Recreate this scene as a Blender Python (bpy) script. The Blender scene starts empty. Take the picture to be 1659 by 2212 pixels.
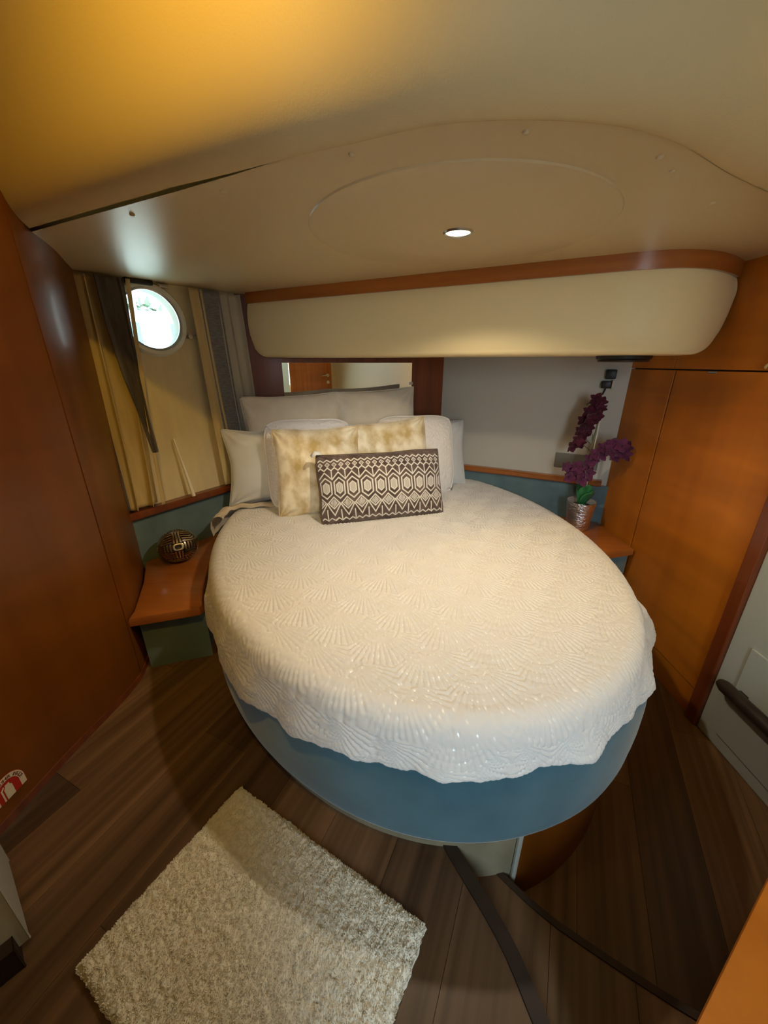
import bpy, bmesh, math, random
import numpy as np
from mathutils import Vector, Matrix, noise as mnoise

S = bpy.context.scene
COL = S.collection
random.seed(7)
RNG = np.random.default_rng(7)
PI = math.pi

# ------------------------------------------------------------------ camera
cam = bpy.data.cameras.new('camera')
cam.sensor_fit = 'HORIZONTAL'; cam.sensor_width = 36.0; cam.lens = 36.0 * 830 / 1659
cam.clip_start = 0.02; cam.clip_end = 200
cam_o = bpy.data.objects.new('camera', cam); COL.objects.link(cam_o)
cam_o.location = (0, 0, 1.32); cam_o.rotation_euler = (math.radians(90 - 21.2), 0, 0)
S.camera = cam_o

# ------------------------------------------------------------------ view, world, sun
S.view_settings.view_transform = 'Standard'; S.view_settings.look = 'None'
S.view_settings.gamma = 1.0; S.view_settings.use_curve_mapping = False
S.view_settings.exposure = 0.0
S.cycles.max_bounces = 10; S.cycles.diffuse_bounces = 6; S.cycles.glossy_bounces = 5
S.cycles.sample_clamp_indirect = 6.0
W = bpy.data.worlds.new('sky'); S.world = W; W.use_nodes = True
wn = W.node_tree.nodes; wl = W.node_tree.links
bg = wn['Background']
tc = wn.new('ShaderNodeTexCoord'); sx = wn.new('ShaderNodeSeparateXYZ'); rp = wn.new('ShaderNodeValToRGB')
wl.new(tc.outputs['Generated'], sx.inputs[0]); wl.new(sx.outputs[2], rp.inputs[0]); wl.new(rp.outputs[0], bg.inputs[0])
rp.color_ramp.elements[0].position = 0.0; rp.color_ramp.elements[0].color = (0.85, 0.97, 1.0, 1)
rp.color_ramp.elements[1].position = 0.5; rp.color_ramp.elements[1].color = (0.42, 0.78, 0.86, 1)
bg.inputs[1].default_value = 4.2
SUN = bpy.data.lights.new('sun', 'SUN'); SUN.energy = 8.0; SUN.angle = 0.01; SUN.color = (1.0, 0.96, 0.9)
sun_o = bpy.data.objects.new('sun', SUN); COL.objects.link(sun_o)
sun_o.rotation_euler = Vector((-0.45, 0.7, -0.6)).to_track_quat('-Z', 'Y').to_euler()

def area(name, loc, aim, sx_, sy_, energy, color):
    l = bpy.data.lights.new(name, 'AREA'); l.shape = 'RECTANGLE'; l.size = sx_; l.size_y = sy_
    l.energy = energy; l.color = color
    o = bpy.data.objects.new(name, l); COL.objects.link(o); o.location = loc
    o.rotation_euler = (Vector(aim) - Vector(loc)).to_track_quat('-Z', 'Y').to_euler()
    return o
# daylight that falls down the companionway behind the camera and through its doorway
area('companionway_daylight', (0.38, -1.32, 1.40), (0.34, 0.7, 0.15), 0.25, 0.9, 12.5, (0.70, 0.88, 1.0)).data.spread = math.radians(125)
area('companionway_fill', (0.2, -1.6, 2.12), (0.25, -1.6, 0), 0.5, 0.4, 6.0, (0.80, 0.96, 0.93))  # added fill that brightens the companionway lining; no hatch is modelled
# daylight arriving at the porthole
area('porthole_daylight', (-1.20, 2.02, 1.86), (-0.35, 1.45, 0.75), 0.30, 0.25, 44.0, (0.80, 0.92, 1.0))

# ------------------------------------------------------------------ helpers
AD = Vector((-0.258, 0.966)); AE = Vector((0.966, 0.258))      # bed axis (towards the head) and across the bed
def de(d, e): return (AD.x * d + AE.x * e, AD.y * d + AE.y * e)

def new_obj(name, me, m=None, parent=None, loc=None):
    o = bpy.data.objects.new(name, me); COL.objects.link(o)
    if m is not None and me is not None:
        for mm in (m if isinstance(m, (list, tuple)) else [m]): me.materials.append(mm)
    if parent is not None: o.parent = parent
    if loc is not None: o.location = loc
    return o
def tag(o, label=None, cat=None, group=None, kind=None):
    if label: o['label'] = label
    if cat: o['category'] = cat
    if group: o['group'] = group
    if kind: o['kind'] = kind
    return o
def struct(o): o['kind'] = 'structure'; return o
def empty(name, loc=(0, 0, 0), rz=0):
    o = bpy.data.objects.new(name, None); COL.objects.link(o); o.location = loc; o.rotation_euler = (0, 0, rz)
    o.empty_display_size = 0.05
    return o
def smooth(me, on=True):
    me.polygons.foreach_set('use_smooth', [on] * len(me.polygons)); me.update()
def auto_smooth(me, ang=35):
    smooth(me)
    me.set_sharp_from_angle(angle=math.radians(ang))

class MB:
    def __init__(s): s.bm = bmesh.new()
    def box(s, lo, hi, bev=0.0):
        r = bmesh.ops.create_cube(s.bm, size=1)
        c = [(lo[i] + hi[i]) / 2 for i in range(3)]; d = [hi[i] - lo[i] for i in range(3)]
        for v in r['verts']: v.co = Vector((c[0] + v.co.x * d[0], c[1] + v.co.y * d[1], c[2] + v.co.z * d[2]))
        if bev > 0:
            es = list({e for v in r['verts'] for e in v.link_edges})
            bmesh.ops.bevel(s.bm, geom=es, offset=bev, segments=2, affect='EDGES', profile=0.5)
        return s
    def obox(s, p, q, thick, z0, z1, bev=0.0, side=0.0):
        """upright board from p to q in plan; thick to the left of p->q shifted by side"""
        p = Vector(p); q = Vector(q); d = (q - p); L = d.length; d.normalize(); n = Vector((-d.y, d.x))
        r = bmesh.ops.create_cube(s.bm, size=1)
        for v in r['verts']:
            a = (v.co.x + .5) * L; b = (v.co.y + .5) * thick + side
            w = p + d * a + n * b
            v.co = Vector((w.x, w.y, z0 + (v.co.z + .5) * (z1 - z0)))
        if bev > 0:
            es = list({e for v in r['verts'] for e in v.link_edges})
            bmesh.ops.bevel(s.bm, geom=es, offset=bev, segments=2, affect='EDGES', profile=0.5)
        return s
    def prism(s, poly, z0, z1, bev=0.0):
        n = len(poly)
        b = [s.bm.verts.new((p[0], p[1], z0)) for p in poly]; t = [s.bm.verts.new((p[0], p[1], z1)) for p in poly]
        fs = [s.bm.faces.new(b[::-1]), s.bm.faces.new(t)]
        for i in range(n):
            j = (i + 1) % n; fs.append(s.bm.faces.new((b[i], b[j], t[j], t[i])))
        bmesh.ops.recalc_face_normals(s.bm, faces=fs)
        if bev > 0:
            es = [e for e in fs[1].edges]
            bmesh.ops.bevel(s.bm, geom=es, offset=bev, segments=2, affect='EDGES', profile=0.5)
        return s
    def lathe(s, prof, n=32, c=(0, 0, 0), sx=1, sy=1):
        rings = []
        for (r, z) in prof:
            if r < 1e-6: rings.append([s.bm.verts.new((c[0], c[1], c[2] + z))])
            else: rings.append([s.bm.verts.new((c[0] + sx * r * math.cos(2 * PI * i / n), c[1] + sy * r * math.sin(2 * PI * i / n), c[2] + z)) for i in range(n)])
        for a, b in zip(rings, rings[1:]):
            for i in range(n):
                j = (i + 1) % n
                if len(a) == 1 and len(b) == 1: continue
                if len(a) == 1: s.bm.faces.new((a[0], b[j], b[i]))
                elif len(b) == 1: s.bm.faces.new((a[i], a[j], b[0]))
                else: s.bm.faces.new((a[i], a[j], b[j], b[i]))
        return s
    def tube(s, pts, r, n=8, cap=True):
        pts = [Vector(p) for p in pts]; rings = []
        for i, p in enumerate(pts):
            t = (pts[min(i + 1, len(pts) - 1)] - pts[max(i - 1, 0)]).normalized()
            a = Vector((0, 0, 1)) if abs(t.z) < 0.9 else Vector((1, 0, 0))
            u = t.cross(a).normalized(); v = t.cross(u)
            rr = r[i] if isinstance(r, (list, tuple)) else r
            rings.append([s.bm.verts.new(p + (u * math.cos(2 * PI * k / n) + v * math.sin(2 * PI * k / n)) * rr) for k in range(n)])
        for a, b in zip(rings, rings[1:]):
            for k in range(n):
                j = (k + 1) % n; s.bm.faces.new((a[k], a[j], b[j], b[k]))
        if cap:
            s.bm.faces.new(rings[0][::-1]); s.bm.faces.new(rings[-1])
        return s
    def torus(s, R, r, M=Matrix(), n=40, m=10):
        rings = []
        for i in range(n):
            a = 2 * PI * i / n
            rings.append([s.bm.verts.new(M @ Vector(((R + r * math.cos(2 * PI * k / m)) * math.cos(a), (R + r * math.cos(2 * PI * k / m)) * math.sin(a), r * math.sin(2 * PI * k / m)))) for k in range(m)])
        for i in range(n):
            a = rings[i]; b = rings[(i + 1) % n]
            for k in range(m):
                j = (k + 1) % m; s.bm.faces.new((a[k], b[k], b[j], a[j]))
        return s
    def sheet(s, grid):
        """grid: list of rows of points"""
        V = [[s.bm.verts.new(p) for p in row] for row in grid]
        for a, b in zip(V, V[1:]):
            for i in range(len(a) - 1): s.bm.faces.new((a[i], a[i + 1], b[i + 1], b[i]))
        return s
    def build(s, name, m=None, parent=None, loc=None, sm=None, recalc=True):
        me = bpy.data.meshes.new(name)
        if recalc: bmesh.ops.recalc_face_normals(s.bm, faces=s.bm.faces[:])
        s.bm.to_mesh(me); s.bm.free()
        if sm: auto_smooth(me, sm)
        return new_obj(name, me, m, parent, loc)

def grid_mesh(name, P, wrap=False, attrs=None):
    """P: (rows, cols, 3) array -> quad mesh, fast; wrap closes the columns"""
    R, C = P.shape[:2]
    me = bpy.data.meshes.new(name)
    r = np.arange(R - 1)[:, None]; c = np.arange(C if wrap else C - 1)[None, :]
    c2 = (c + 1) % C
    q = np.stack([r * C + c, r * C + c2, (r + 1) * C + c2, (r + 1) * C + c], -1).reshape(-1, 4)
    me.vertices.add(R * C); me.vertices.foreach_set('co', P.reshape(-1).astype(np.float32))
    nf = len(q)
    me.loops.add(nf * 4); me.loops.foreach_set('vertex_index', q.reshape(-1).astype(np.int32))
    me.polygons.add(nf); me.polygons.foreach_set('loop_start', (np.arange(nf) * 4).astype(np.int32))
    me.polygons.foreach_set('use_smooth', np.ones(nf, dtype=bool))
    me.update(calc_edges=True)
    for k, a in (attrs or {}).items():
        at = me.attributes.new(k, 'FLOAT', 'POINT'); at.data.foreach_set('value', a.reshape(-1).astype(np.float32))
    me.validate()
    return me
def vnoise(P, f, seed=0.0):
    """smooth pseudo noise of an (...,3) array, cheap sum of sines"""
    r = np.random.default_rng(int(seed * 1000) + 5); out = np.zeros(P.shape[:-1])
    for k in range(14):
        d = r.normal(size=3); d /= np.linalg.norm(d); fr = f * r.uniform(0.5, 1.6)
        out += np.sin((P @ d) * fr * 2 * PI + r.uniform(0, 2 * PI))
    return out / 14 * 1.8
def lerp(a, b, t): return a + (b - a) * t
def interp_poly(pts, n):
    """resample a 2D/3D polyline smoothly (Catmull-Rom) into n points, even in arc length"""
    P = np.array(pts, float); Q = np.vstack([2 * P[0] - P[1], P, 2 * P[-1] - P[-2]]); out = []
    for i in range(1, len(Q) - 2):
        for t in np.linspace(0, 1, 24, endpoint=False):
            p0, p1, p2, p3 = Q[i - 1], Q[i], Q[i + 1], Q[i + 2]
            out.append(.5 * ((2 * p1) + (-p0 + p2) * t + (2 * p0 - 5 * p1 + 4 * p2 - p3) * t * t + (-p0 + 3 * p1 - 3 * p2 + p3) * t ** 3))
    out.append(P[-1]); out = np.array(out)
    L = np.r_[0, np.cumsum(np.linalg.norm(np.diff(out, axis=0), axis=1))]
    u = np.linspace(0, L[-1], n)
    return np.stack([np.interp(u, L, out[:, k]) for k in range(P.shape[1])], 1)

# ------------------------------------------------------------------ materials
def mat(name, col, rough=0.5, spec=0.5, metal=0.0, col2=None, nscale=6.0, nstretch=(1, 1, 1), nlo=0.35, nhi=0.65, detail=4,
        bump=0.0, bscale=200.0, bstretch=(1, 1, 1), coat=0.0, sheen=0.0, trans=0.0, emit=None, estr=0.0, rot=0.0, coords='Object', ior=1.45, bdist=0.002):
    m = bpy.data.materials.new(name); m.use_nodes = True
    nt = m.node_tree; N = nt.nodes; L = nt.links; b = N['Principled BSDF']
    b.inputs['Base Color'].default_value = (*col, 1); b.inputs['Roughness'].default_value = rough
    b.inputs['Specular IOR Level'].default_value = spec; b.inputs['Metallic'].default_value = metal
    b.inputs['Coat Weight'].default_value = coat; b.inputs['Coat Roughness'].default_value = 0.12
    b.inputs['Sheen Weight'].default_value = sheen; b.inputs['Transmission Weight'].default_value = trans; b.inputs['IOR'].default_value = ior
    if emit: b.inputs['Emission Color'].default_value = (*emit, 1); b.inputs['Emission Strength'].default_value = estr
    if col2 or bump:
        t = N.new('ShaderNodeTexCoord')
    tout = None
    if col2 or bump:
        tout = t.outputs[coords]
        if rot:
            mr0 = N.new('ShaderNodeMapping'); mr0.inputs['Rotation'].default_value = (0, 0, rot); L.new(tout, mr0.inputs[0]); tout = mr0.outputs[0]
    if col2:
        mp = N.new('ShaderNodeMapping'); mp.inputs['Scale'].default_value = nstretch
        nz = N.new('ShaderNodeTexNoise'); nz.inputs['Scale'].default_value = nscale; nz.inputs['Detail'].default_value = detail
        r = N.new('ShaderNodeValToRGB'); r.color_ramp.elements[0].position = nlo; r.color_ramp.elements[1].position = nhi
        r.color_ramp.elements[0].color = (*col, 1); r.color_ramp.elements[1].color = (*col2, 1)
        L.new(tout, mp.inputs[0]); L.new(mp.outputs[0], nz.inputs['Vector']); L.new(nz.outputs[0], r.inputs[0]); L.new(r.outputs[0], b.inputs['Base Color'])
    if bump:
        mp2 = N.new('ShaderNodeMapping'); mp2.inputs['Scale'].default_value = bstretch
        nb = N.new('ShaderNodeTexNoise'); nb.inputs['Scale'].default_value = bscale; nb.inputs['Detail'].default_value = 3
        bp = N.new('ShaderNodeBump'); bp.inputs['Strength'].default_value = bump; bp.inputs['Distance'].default_value = bdist
        L.new(tout, mp2.inputs[0]); L.new(mp2.outputs[0], nb.inputs['Vector']); L.new(nb.outputs[0], bp.inputs['Height']); L.new(bp.outputs[0], b.inputs['Normal'])
    return m

def wood(name, c1, c2, stretch=(30, 30, 1.2), rough=0.32, coat=0.5, figure=0.0, fig_stretch=(1.3, 1.3, 8.5), rot=0.0, coords='Object', per_object=0.0, bump=0.05):
    m = mat(name, c1, rough=rough, spec=0.45, col2=c2, nscale=1.0, nstretch=stretch, nlo=0.3, nhi=0.72, detail=7, coat=coat, rot=rot, coords=coords,
            bump=bump, bscale=1.0, bstretch=tuple(s * 3 for s in stretch))
    nt = m.node_tree; N = nt.nodes; L = nt.links; b = N['Principled BSDF']
    src = b.inputs['Base Color'].links[0].from_socket
    t = [n for n in N if n.type == 'TEX_COORD'][0]
    if figure:
        mp = N.new('ShaderNodeMapping'); mp.inputs['Scale'].default_value = fig_stretch; mp.inputs['Rotation'].default_value = (0, 0, rot)
        nz = N.new('ShaderNodeTexNoise'); nz.inputs['Scale'].default_value = 1.0; nz.inputs['Detail'].default_value = 2; nz.inputs['Distortion'].default_value = 0.6
        rr = N.new('ShaderNodeMapRange'); rr.inputs[1].default_value = .3; rr.inputs[2].default_value = .7; rr.inputs[3].default_value = 1 - figure; rr.inputs[4].default_value = 1 + figure
        hs = N.new('ShaderNodeHueSaturation')
        L.new(t.outputs[coords], mp.inputs[0]); L.new(mp.outputs[0], nz.inputs['Vector']); L.new(nz.outputs[0], rr.inputs[0]); L.new(rr.outputs[0], hs.inputs['Value']); L.new(src, hs.inputs['Color'])
        L.new(hs.outputs[0], b.inputs['Base Color']); src = hs.outputs[0]
    if per_object:
        oi = N.new('ShaderNodeObjectInfo'); rr = N.new('ShaderNodeMapRange'); rr.inputs[3].default_value = 1 - per_object; rr.inputs[4].default_value = 1 + per_object
        hs = N.new('ShaderNodeHueSaturation')
        L.new(oi.outputs['Random'], rr.inputs[0]); L.new(rr.outputs[0], hs.inputs['Value']); L.new(src, hs.inputs['Color']); L.new(hs.outputs[0], b.inputs['Base Color'])
    return m

M = {}
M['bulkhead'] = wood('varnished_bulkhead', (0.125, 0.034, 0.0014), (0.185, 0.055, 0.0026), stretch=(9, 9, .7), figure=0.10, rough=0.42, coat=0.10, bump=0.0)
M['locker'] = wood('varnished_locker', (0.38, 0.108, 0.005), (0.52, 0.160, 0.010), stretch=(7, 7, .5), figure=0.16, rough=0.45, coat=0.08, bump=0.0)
M['shelfwood'] = wood('shelf_wood', (0.27, 0.080, 0.014), (0.38, 0.125, 0.026), stretch=(3, 24, 24), rough=0.3, coat=0.4, figure=.1)
M['darkwood'] = wood('dark_red_trim', (0.11, 0.022, 0.006), (0.20, 0.045, 0.010), rough=0.3, coat=0.4)
M['stripwood'] = wood('cornice_wood', (0.26, 0.075, 0.014), (0.38, 0.120, 0.022), stretch=(2, 2, 30), rough=0.28, coat=0.5)
M['headwood'] = wood('head_panel_wood', (0.14, 0.034, 0.008), (0.24, 0.060, 0.012), rough=0.5, coat=0.03, bump=0.0)
M['doorwood'] = wood('door_wood', (0.42, 0.13, 0.02), (0.6, 0.2, 0.035), figure=.15)
M['plank'] = wood('vinyl_plank', (0.058, 0.029, 0.012), (0.165, 0.092, 0.046), stretch=(1.0, 34, 34), rot=-1.137, rough=0.42, coat=0.05, per_object=0.42, bump=0.02)
M['subfloor'] = mat('subfloor', (0.02, 0.012, 0.008), 0.8)
M['nosing'] = mat('dark_nosing', (0.014, 0.007, 0.004), 0.6, col2=(0.022, 0.011, 0.006), nscale=30)
M['vinyl'] = mat('cream_vinyl', (0.59, 0.47, 0.28), 0.33, spec=0.5, bump=0.10, bscale=420)
M['facevinyl'] = mat('cream_step_vinyl', (0.57, 0.44, 0.235), 0.55, spec=0.35, bump=0.14, bscale=300)
M['valance'] = mat('pale_leather_valance', (0.78, 0.63, 0.34), 0.5, spec=0.4, bump=0.12, bscale=350)
M['whitewall'] = mat('white_lining', (0.52, 0.485, 0.42), 0.6, bump=0.05, bscale=250)
M['creamwall'] = mat('cream_lining', (0.74, 0.63, 0.38), 0.55, bump=0.06, bscale=250)
M['greywhite'] = mat('grey_white_panel', (0.40, 0.42, 0.38), 0.35, spec=0.5)
M['hull'] = mat('cream_hull_lining', (0.70, 0.60, 0.36), 0.5, spec=0.4, col2=(0.60, 0.51, 0.32), nscale=4, nstretch=(3, 3, .6), bump=0.05, bscale=200)
M['blue'] = mat('blue_suede', (0.028, 0.100, 0.142), 0.85, spec=0.2, col2=(0.052, 0.155, 0.205), nscale=7, nlo=.3, nhi=.75, sheen=0.5, bump=0.10, bscale=260)
M['bluedark'] = mat('blue_grey_suede', (0.085, 0.135, 0.150), 0.85, spec=0.2, col2=(0.135, 0.20, 0.215), nscale=8, nlo=.3, nhi=.7, sheen=0.4, bump=0.08, bscale=260)
M['plinth'] = mat('scuffed_cream_plinth', (0.25, 0.22, 0.145), 0.6, col2=(0.19, 0.165, 0.105), nscale=14)
M['chrome'] = mat('chrome', (0.8, 0.8, 0.8), 0.12, metal=1.0)
M['steel'] = mat('brushed_steel', (0.55, 0.54, 0.52), 0.3, metal=1.0)
M['black'] = mat('black_plastic', (0.012, 0.012, 0.012), 0.45)
M['blackrail'] = mat('dark_rail', (0.020, 0.013, 0.010), 0.4, col2=(.03, .02, .014), nscale=40)
M['mirror'] = mat('mirror_glass', (0.93, 0.94, 0.93), 0.01, metal=1.0)
M['glass'] = mat('porthole_glass', (0.9, 1.0, 1.0), 0.0, trans=1.0, ior=1.02)
M['framewhite'] = mat('porthole_frame', (0.72, 0.72, 0.66), 0.3, spec=0.6)
M['lamp'] = mat('lamp_lens', (1, 1, 1), 0.4, emit=(1.0, 0.86, 0.58), estr=22.0)
M['curtan'] = mat('tan_curtain_lining', (0.56, 0.44, 0.22), 0.9, spec=0.1, col2=(0.48, 0.37, 0.18), nscale=40, nstretch=(1, 1, .1), sheen=.2, bump=.1, bscale=500)
M['curdark'] = mat('dark_brown_curtain', (0.060, 0.048, 0.040), 0.85, spec=0.15, col2=(0.10, 0.085, 0.075), nscale=60, nstretch=(1, 1, .1), sheen=.3)
M['curgrey'] = mat('slate_ribbed_curtain', (0.13, 0.13, 0.13), 0.85, spec=0.15, col2=(0.20, 0.20, 0.20), nscale=200, nstretch=(.2, .2, 1), sheen=.3, bump=.3, bscale=300, bstretch=(.1, .1, 1))
M['curbeige'] = mat('beige_curtain', (0.46, 0.41, 0.31), 0.9, spec=0.1, sheen=.2)
M['stick'] = mat('pale_wand', (0.80, 0.74, 0.58), 0.5)
M['grassy'] = mat('hedge_green', (0.22, 0.30, 0.20), 0.9, col2=(0.42, 0.48, 0.38), nscale=6)
M['gelcoat'] = mat('white_gelcoat', (0.9, 0.9, 0.9), 0.3)
M['quay'] = mat('pale_quay', (0.75, 0.74, 0.70), 0.9)
M['tinted'] = mat('tinted_pane', (0.18, 0.25, 0.28), 0.1)

def thin_glass(m):
    nt = m.node_tree; N = nt.nodes; L = nt.links; out = N['Material Output']
    tr = N.new('ShaderNodeBsdfTransparent'); tr.inputs[0].default_value = (0.93, 0.98, 0.97, 1); gl = N.new('ShaderNodeBsdfGlossy'); gl.inputs['Roughness'].default_value = 0.02
    lw_ = N.new('ShaderNodeFresnel'); lw_.inputs[0].default_value = 1.3; mx_ = N.new('ShaderNodeMixShader')
    L.new(lw_.outputs[0], mx_.inputs[0]); L.new(tr.outputs[0], mx_.inputs[1]); L.new(gl.outputs[0], mx_.inputs[2]); L.new(mx_.outputs[0], out.inputs[0])
thin_glass(M['glass'])
# ================================================================== SETTING
# ---- floors (three levels, planks laid along PD)
PD = Vector((0.42, 0.907)); PN = Vector((-0.907, 0.42))
def clip_half(poly, n, c):
    out = []
    for i in range(len(poly)):
        a = Vector(poly[i]); b = Vector(poly[(i + 1) % len(poly)])
        da = a.dot(n) - c; db = b.dot(n) - c
        if da <= 0: out.append(a)
        if (da < 0) != (db < 0) and abs(da - db) > 1e-9: out.append(a + (b - a) * (da / (da - db)))
    return out
def area2(p): return abs(sum(p[i][0] * p[(i + 1) % len(p)][1] - p[(i + 1) % len(p)][0] * p[i][1] for i in range(len(p)))) / 2
def lay_planks(region, z, parent, width, length, ph, gap=0.0009):
    region = [Vector(p) for p in region]
    us = [p.dot(PN) for p in region]; vs = [p.dot(PD) for p in region]
    k0 = math.floor((min(us) - ph) / width); k1 = math.ceil((max(us) - ph) / width)
    for k in range(k0, k1):
        a = ph + k * width + gap / 2; b = a + width - gap
        st = clip_half(clip_half(region, PN, b), -PN, -a)
        if len(st) < 3 or area2(st) < 1e-4: continue
        off = (k * 0.377) % 1.0 * length
        j0 = math.floor((min(vs) - off) / length); j1 = math.ceil((max(vs) - off) / length)
        for j in range(j0, j1):
            c = off + j * length + gap / 2; d = c + length - gap
            pc = clip_half(clip_half(st, PD, d), -PD, -c)
            if len(pc) < 3 or area2(pc) < 4e-4: continue
            q = []
            for p in pc:
                if not q or (p - q[-1]).length > 1e-4: q.append(p)
            if (q[0] - q[-1]).length < 1e-4: q.pop()
            if len(q) < 3: continue
            MB().prism(q, z - 0.006, z).build('plank', M['plank'], parent)
STEP1 = [(0.113, 0.64), (0.153, 0.549), (0.228, 0.409), (0.262, 0.303), (0.33, 0.05), (0.36, -0.5), (0.36, -1.2)]
STEP2 = [(0.26, 0.60), (0.304, 0.552), (0.359, 0.501), (0.424, 0.454), (0.609, 0.344), (0.80, 0.26), (0.95, 0.10), (0.98, -0.5), (0.98, -1.2)]
upper = [(-1.3, -1.2)] + [STEP1[k] for k in range(len(STEP1) - 1, -1, -1)] + [(0.1, 1.2), (-0.4, 1.5), (-1.3, 1.5)]
middle = [STEP1[k] for k in range(len(STEP1) - 1, -1, -1)] + STEP2
lower = [STEP2[k] for k in range(len(STEP2) - 1, -1, -1)] + [(0.28, 1.3), (0.9, 1.9), (1.24, 1.9), (1.24, -1.2)]
f_up = struct(MB().prism(upper, 0.10, 0.233).build('floor', M['subfloor']))
f_mid = struct(MB().prism(middle, 0.02, 0.113).build('floor', M['subfloor']))
f_low = struct(MB().prism([(-1.35, -1.25), (1.26, -1.25), (1.26, 2.2), (-0.5, 2.6), (-1.35, 1.6)], -0.06, -0.0065).build('floor', M['subfloor']))
lay_planks(upper, 0.24, f_up, 0.165, 1.1, 0.05)
lay_planks(middle, 0.12, f_mid, 0.165, 1.1, 0.02)
lay_planks(lower, 0.0, f_low, 0.165, 1.3, 0.11)
def nosing(name, line, w, z, th=0.006):
    P = interp_poly(line, 60); T = np.gradient(P, axis=0); T /= np.linalg.norm(T, axis=1)[:, None]; Nn = np.stack([-T[:, 1], T[:, 0]], 1)
    L_ = P - Nn * 0.002; R_ = P + Nn * w
    b = MB(); b.sheet([[(*l, z) for l in L_], [(*r, z + .001) for r in R_], [(*r, z - th) for r in R_], [(*l, z - th) for l in L_], [(*l, z) for l in L_]])
    return struct(b.build(name, M['nosing'], sm=30))
nosing('trim_1', STEP1, 0.026, 0.246)
nosing('trim_2', STEP2, 0.012, 0.1235)

# ---- wall_left: curved varnished bulkhead
WL = [(-1.02, -1.22), (-0.98, -0.3), (-0.955, 0.4), (-0.93, 0.75), (-0.893, 1.02), (-0.905, 1.15), (-0.985, 1.345), (-1.085, 1.53), (-1.16, 1.66), (-1.30, 1.86)]
Pw = interp_poly(WL, 160)
def wall_strip(P, z0, z1, th, out=1, zn=2):
    T = np.gradient(P, axis=0); T /= np.linalg.norm(T, axis=1)[:, None]; Nn = np.stack([-T[:, 1], T[:, 0]], 1) * out
    Q = P + Nn * th
    b = MB()
    rows = [[(*p, z0) for p in P], [(*p, z1) for p in P], [(*q, z1) for q in Q], [(*q, z0) for q in Q], [(*p, z0) for p in P]]
    b.sheet(rows)
    for i in (0, -1):
        vs = [b.bm.verts.new(r[i]) for r in rows[:4]]; b.bm.faces.new(vs)
    bmesh.ops.remove_doubles(b.bm, verts=b.bm.verts[:], dist=1e-5)
    return b
T_ = np.gradient(Pw, axis=0); T_ /= np.linalg.norm(T_, axis=1)[:, None]; NW = np.stack([-T_[:, 1], T_[:, 0]], 1)
wall_left = struct(wall_strip(Pw + NW * 0.014, 0.0, 2.08, 0.03).build('wall_left', M['subfloor'], sm=30))
isp = int(np.argmin(np.abs(Pw[:, 1] - 1.10)))
for a, b_ in ((0, isp), (isp, len(Pw) - 1)):
    seg = Pw[a:b_ + 1].copy()
    if a: seg[0] += (seg[1] - seg[0]) * 0.12
    else: seg[-1] += (seg[-2] - seg[-1]) * 0.12
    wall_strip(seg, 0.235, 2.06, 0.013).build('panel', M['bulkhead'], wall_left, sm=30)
struct(wall_strip(Pw[:128] - NW[:128] * 0.004, 0.24, 0.262, 0.008).build('baseboard_left', M['darkwood'], sm=30))

# ---- wall_port: hull side with the porthole, ruled and flared outwards above the rail
HB = Vector((-1.30, 1.236)); HD = Vector((0.540, 0.842)); HN = Vector((-0.842, 0.54)); HL = 1.13
def hull(s, z, inn=0.0):
    fl = 0.15 * min(max((z - 0.72) / 0.9, 0), 1) * max(0, 1 - 0.8 * s / 1.122)
    p = HB + HD * s + HN * (fl - inn)
    return Vector((p.x, p.y, z))
PC = (0.664, 1.492); PR = 0.128
def hull_shell(name, inn, m, hole):
    bm = bmesh.new()
    out = [(s, 0.0) for s in np.linspace(-0.05, HL, 12)] + [(HL, z) for z in np.linspace(0.15, 1.66, 14)] + [(s, 1.70) for s in np.linspace(HL, -0.05, 12)] + [(-0.05, z) for z in np.linspace(1.55, 0.15, 14)]
    ov = [bm.verts.new((x, z, 0)) for x, z in out]
    for i in range(len(ov)): bm.edges.new((ov[i], ov[(i + 1) % len(ov)]))
    n = 56
    iv = [bm.verts.new((PC[0] + hole * math.cos(2 * PI * k / n), PC[1] + hole * math.sin(2 * PI * k / n), 0)) for k in range(n)]
    for i in range(n): bm.edges.new((iv[i], iv[(i + 1) % n]))
    bmesh.ops.triangle_fill(bm, edges=bm.edges[:], use_beauty=True)
    for _ in range(3): bmesh.ops.subdivide_edges(bm, edges=[e for e in bm.edges if e.calc_length() > 0.12], cuts=1); bmesh.ops.triangulate(bm, faces=bm.faces[:])
    for v in bm.verts: v.co = hull(v.co.x, v.co.y, inn)
    me = bpy.data.meshes.new(name); bm.to_mesh(me); bm.free(); smooth(me)
    return new_obj(name, me, m)
wall_port = struct(hull_shell('wall_port', 0.0, M['hull'], PR + 0.004))
oh = hull_shell('hull_skin', -0.05, M['gelcoat'], PR + 0.01); oh.parent = wall_port
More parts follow.
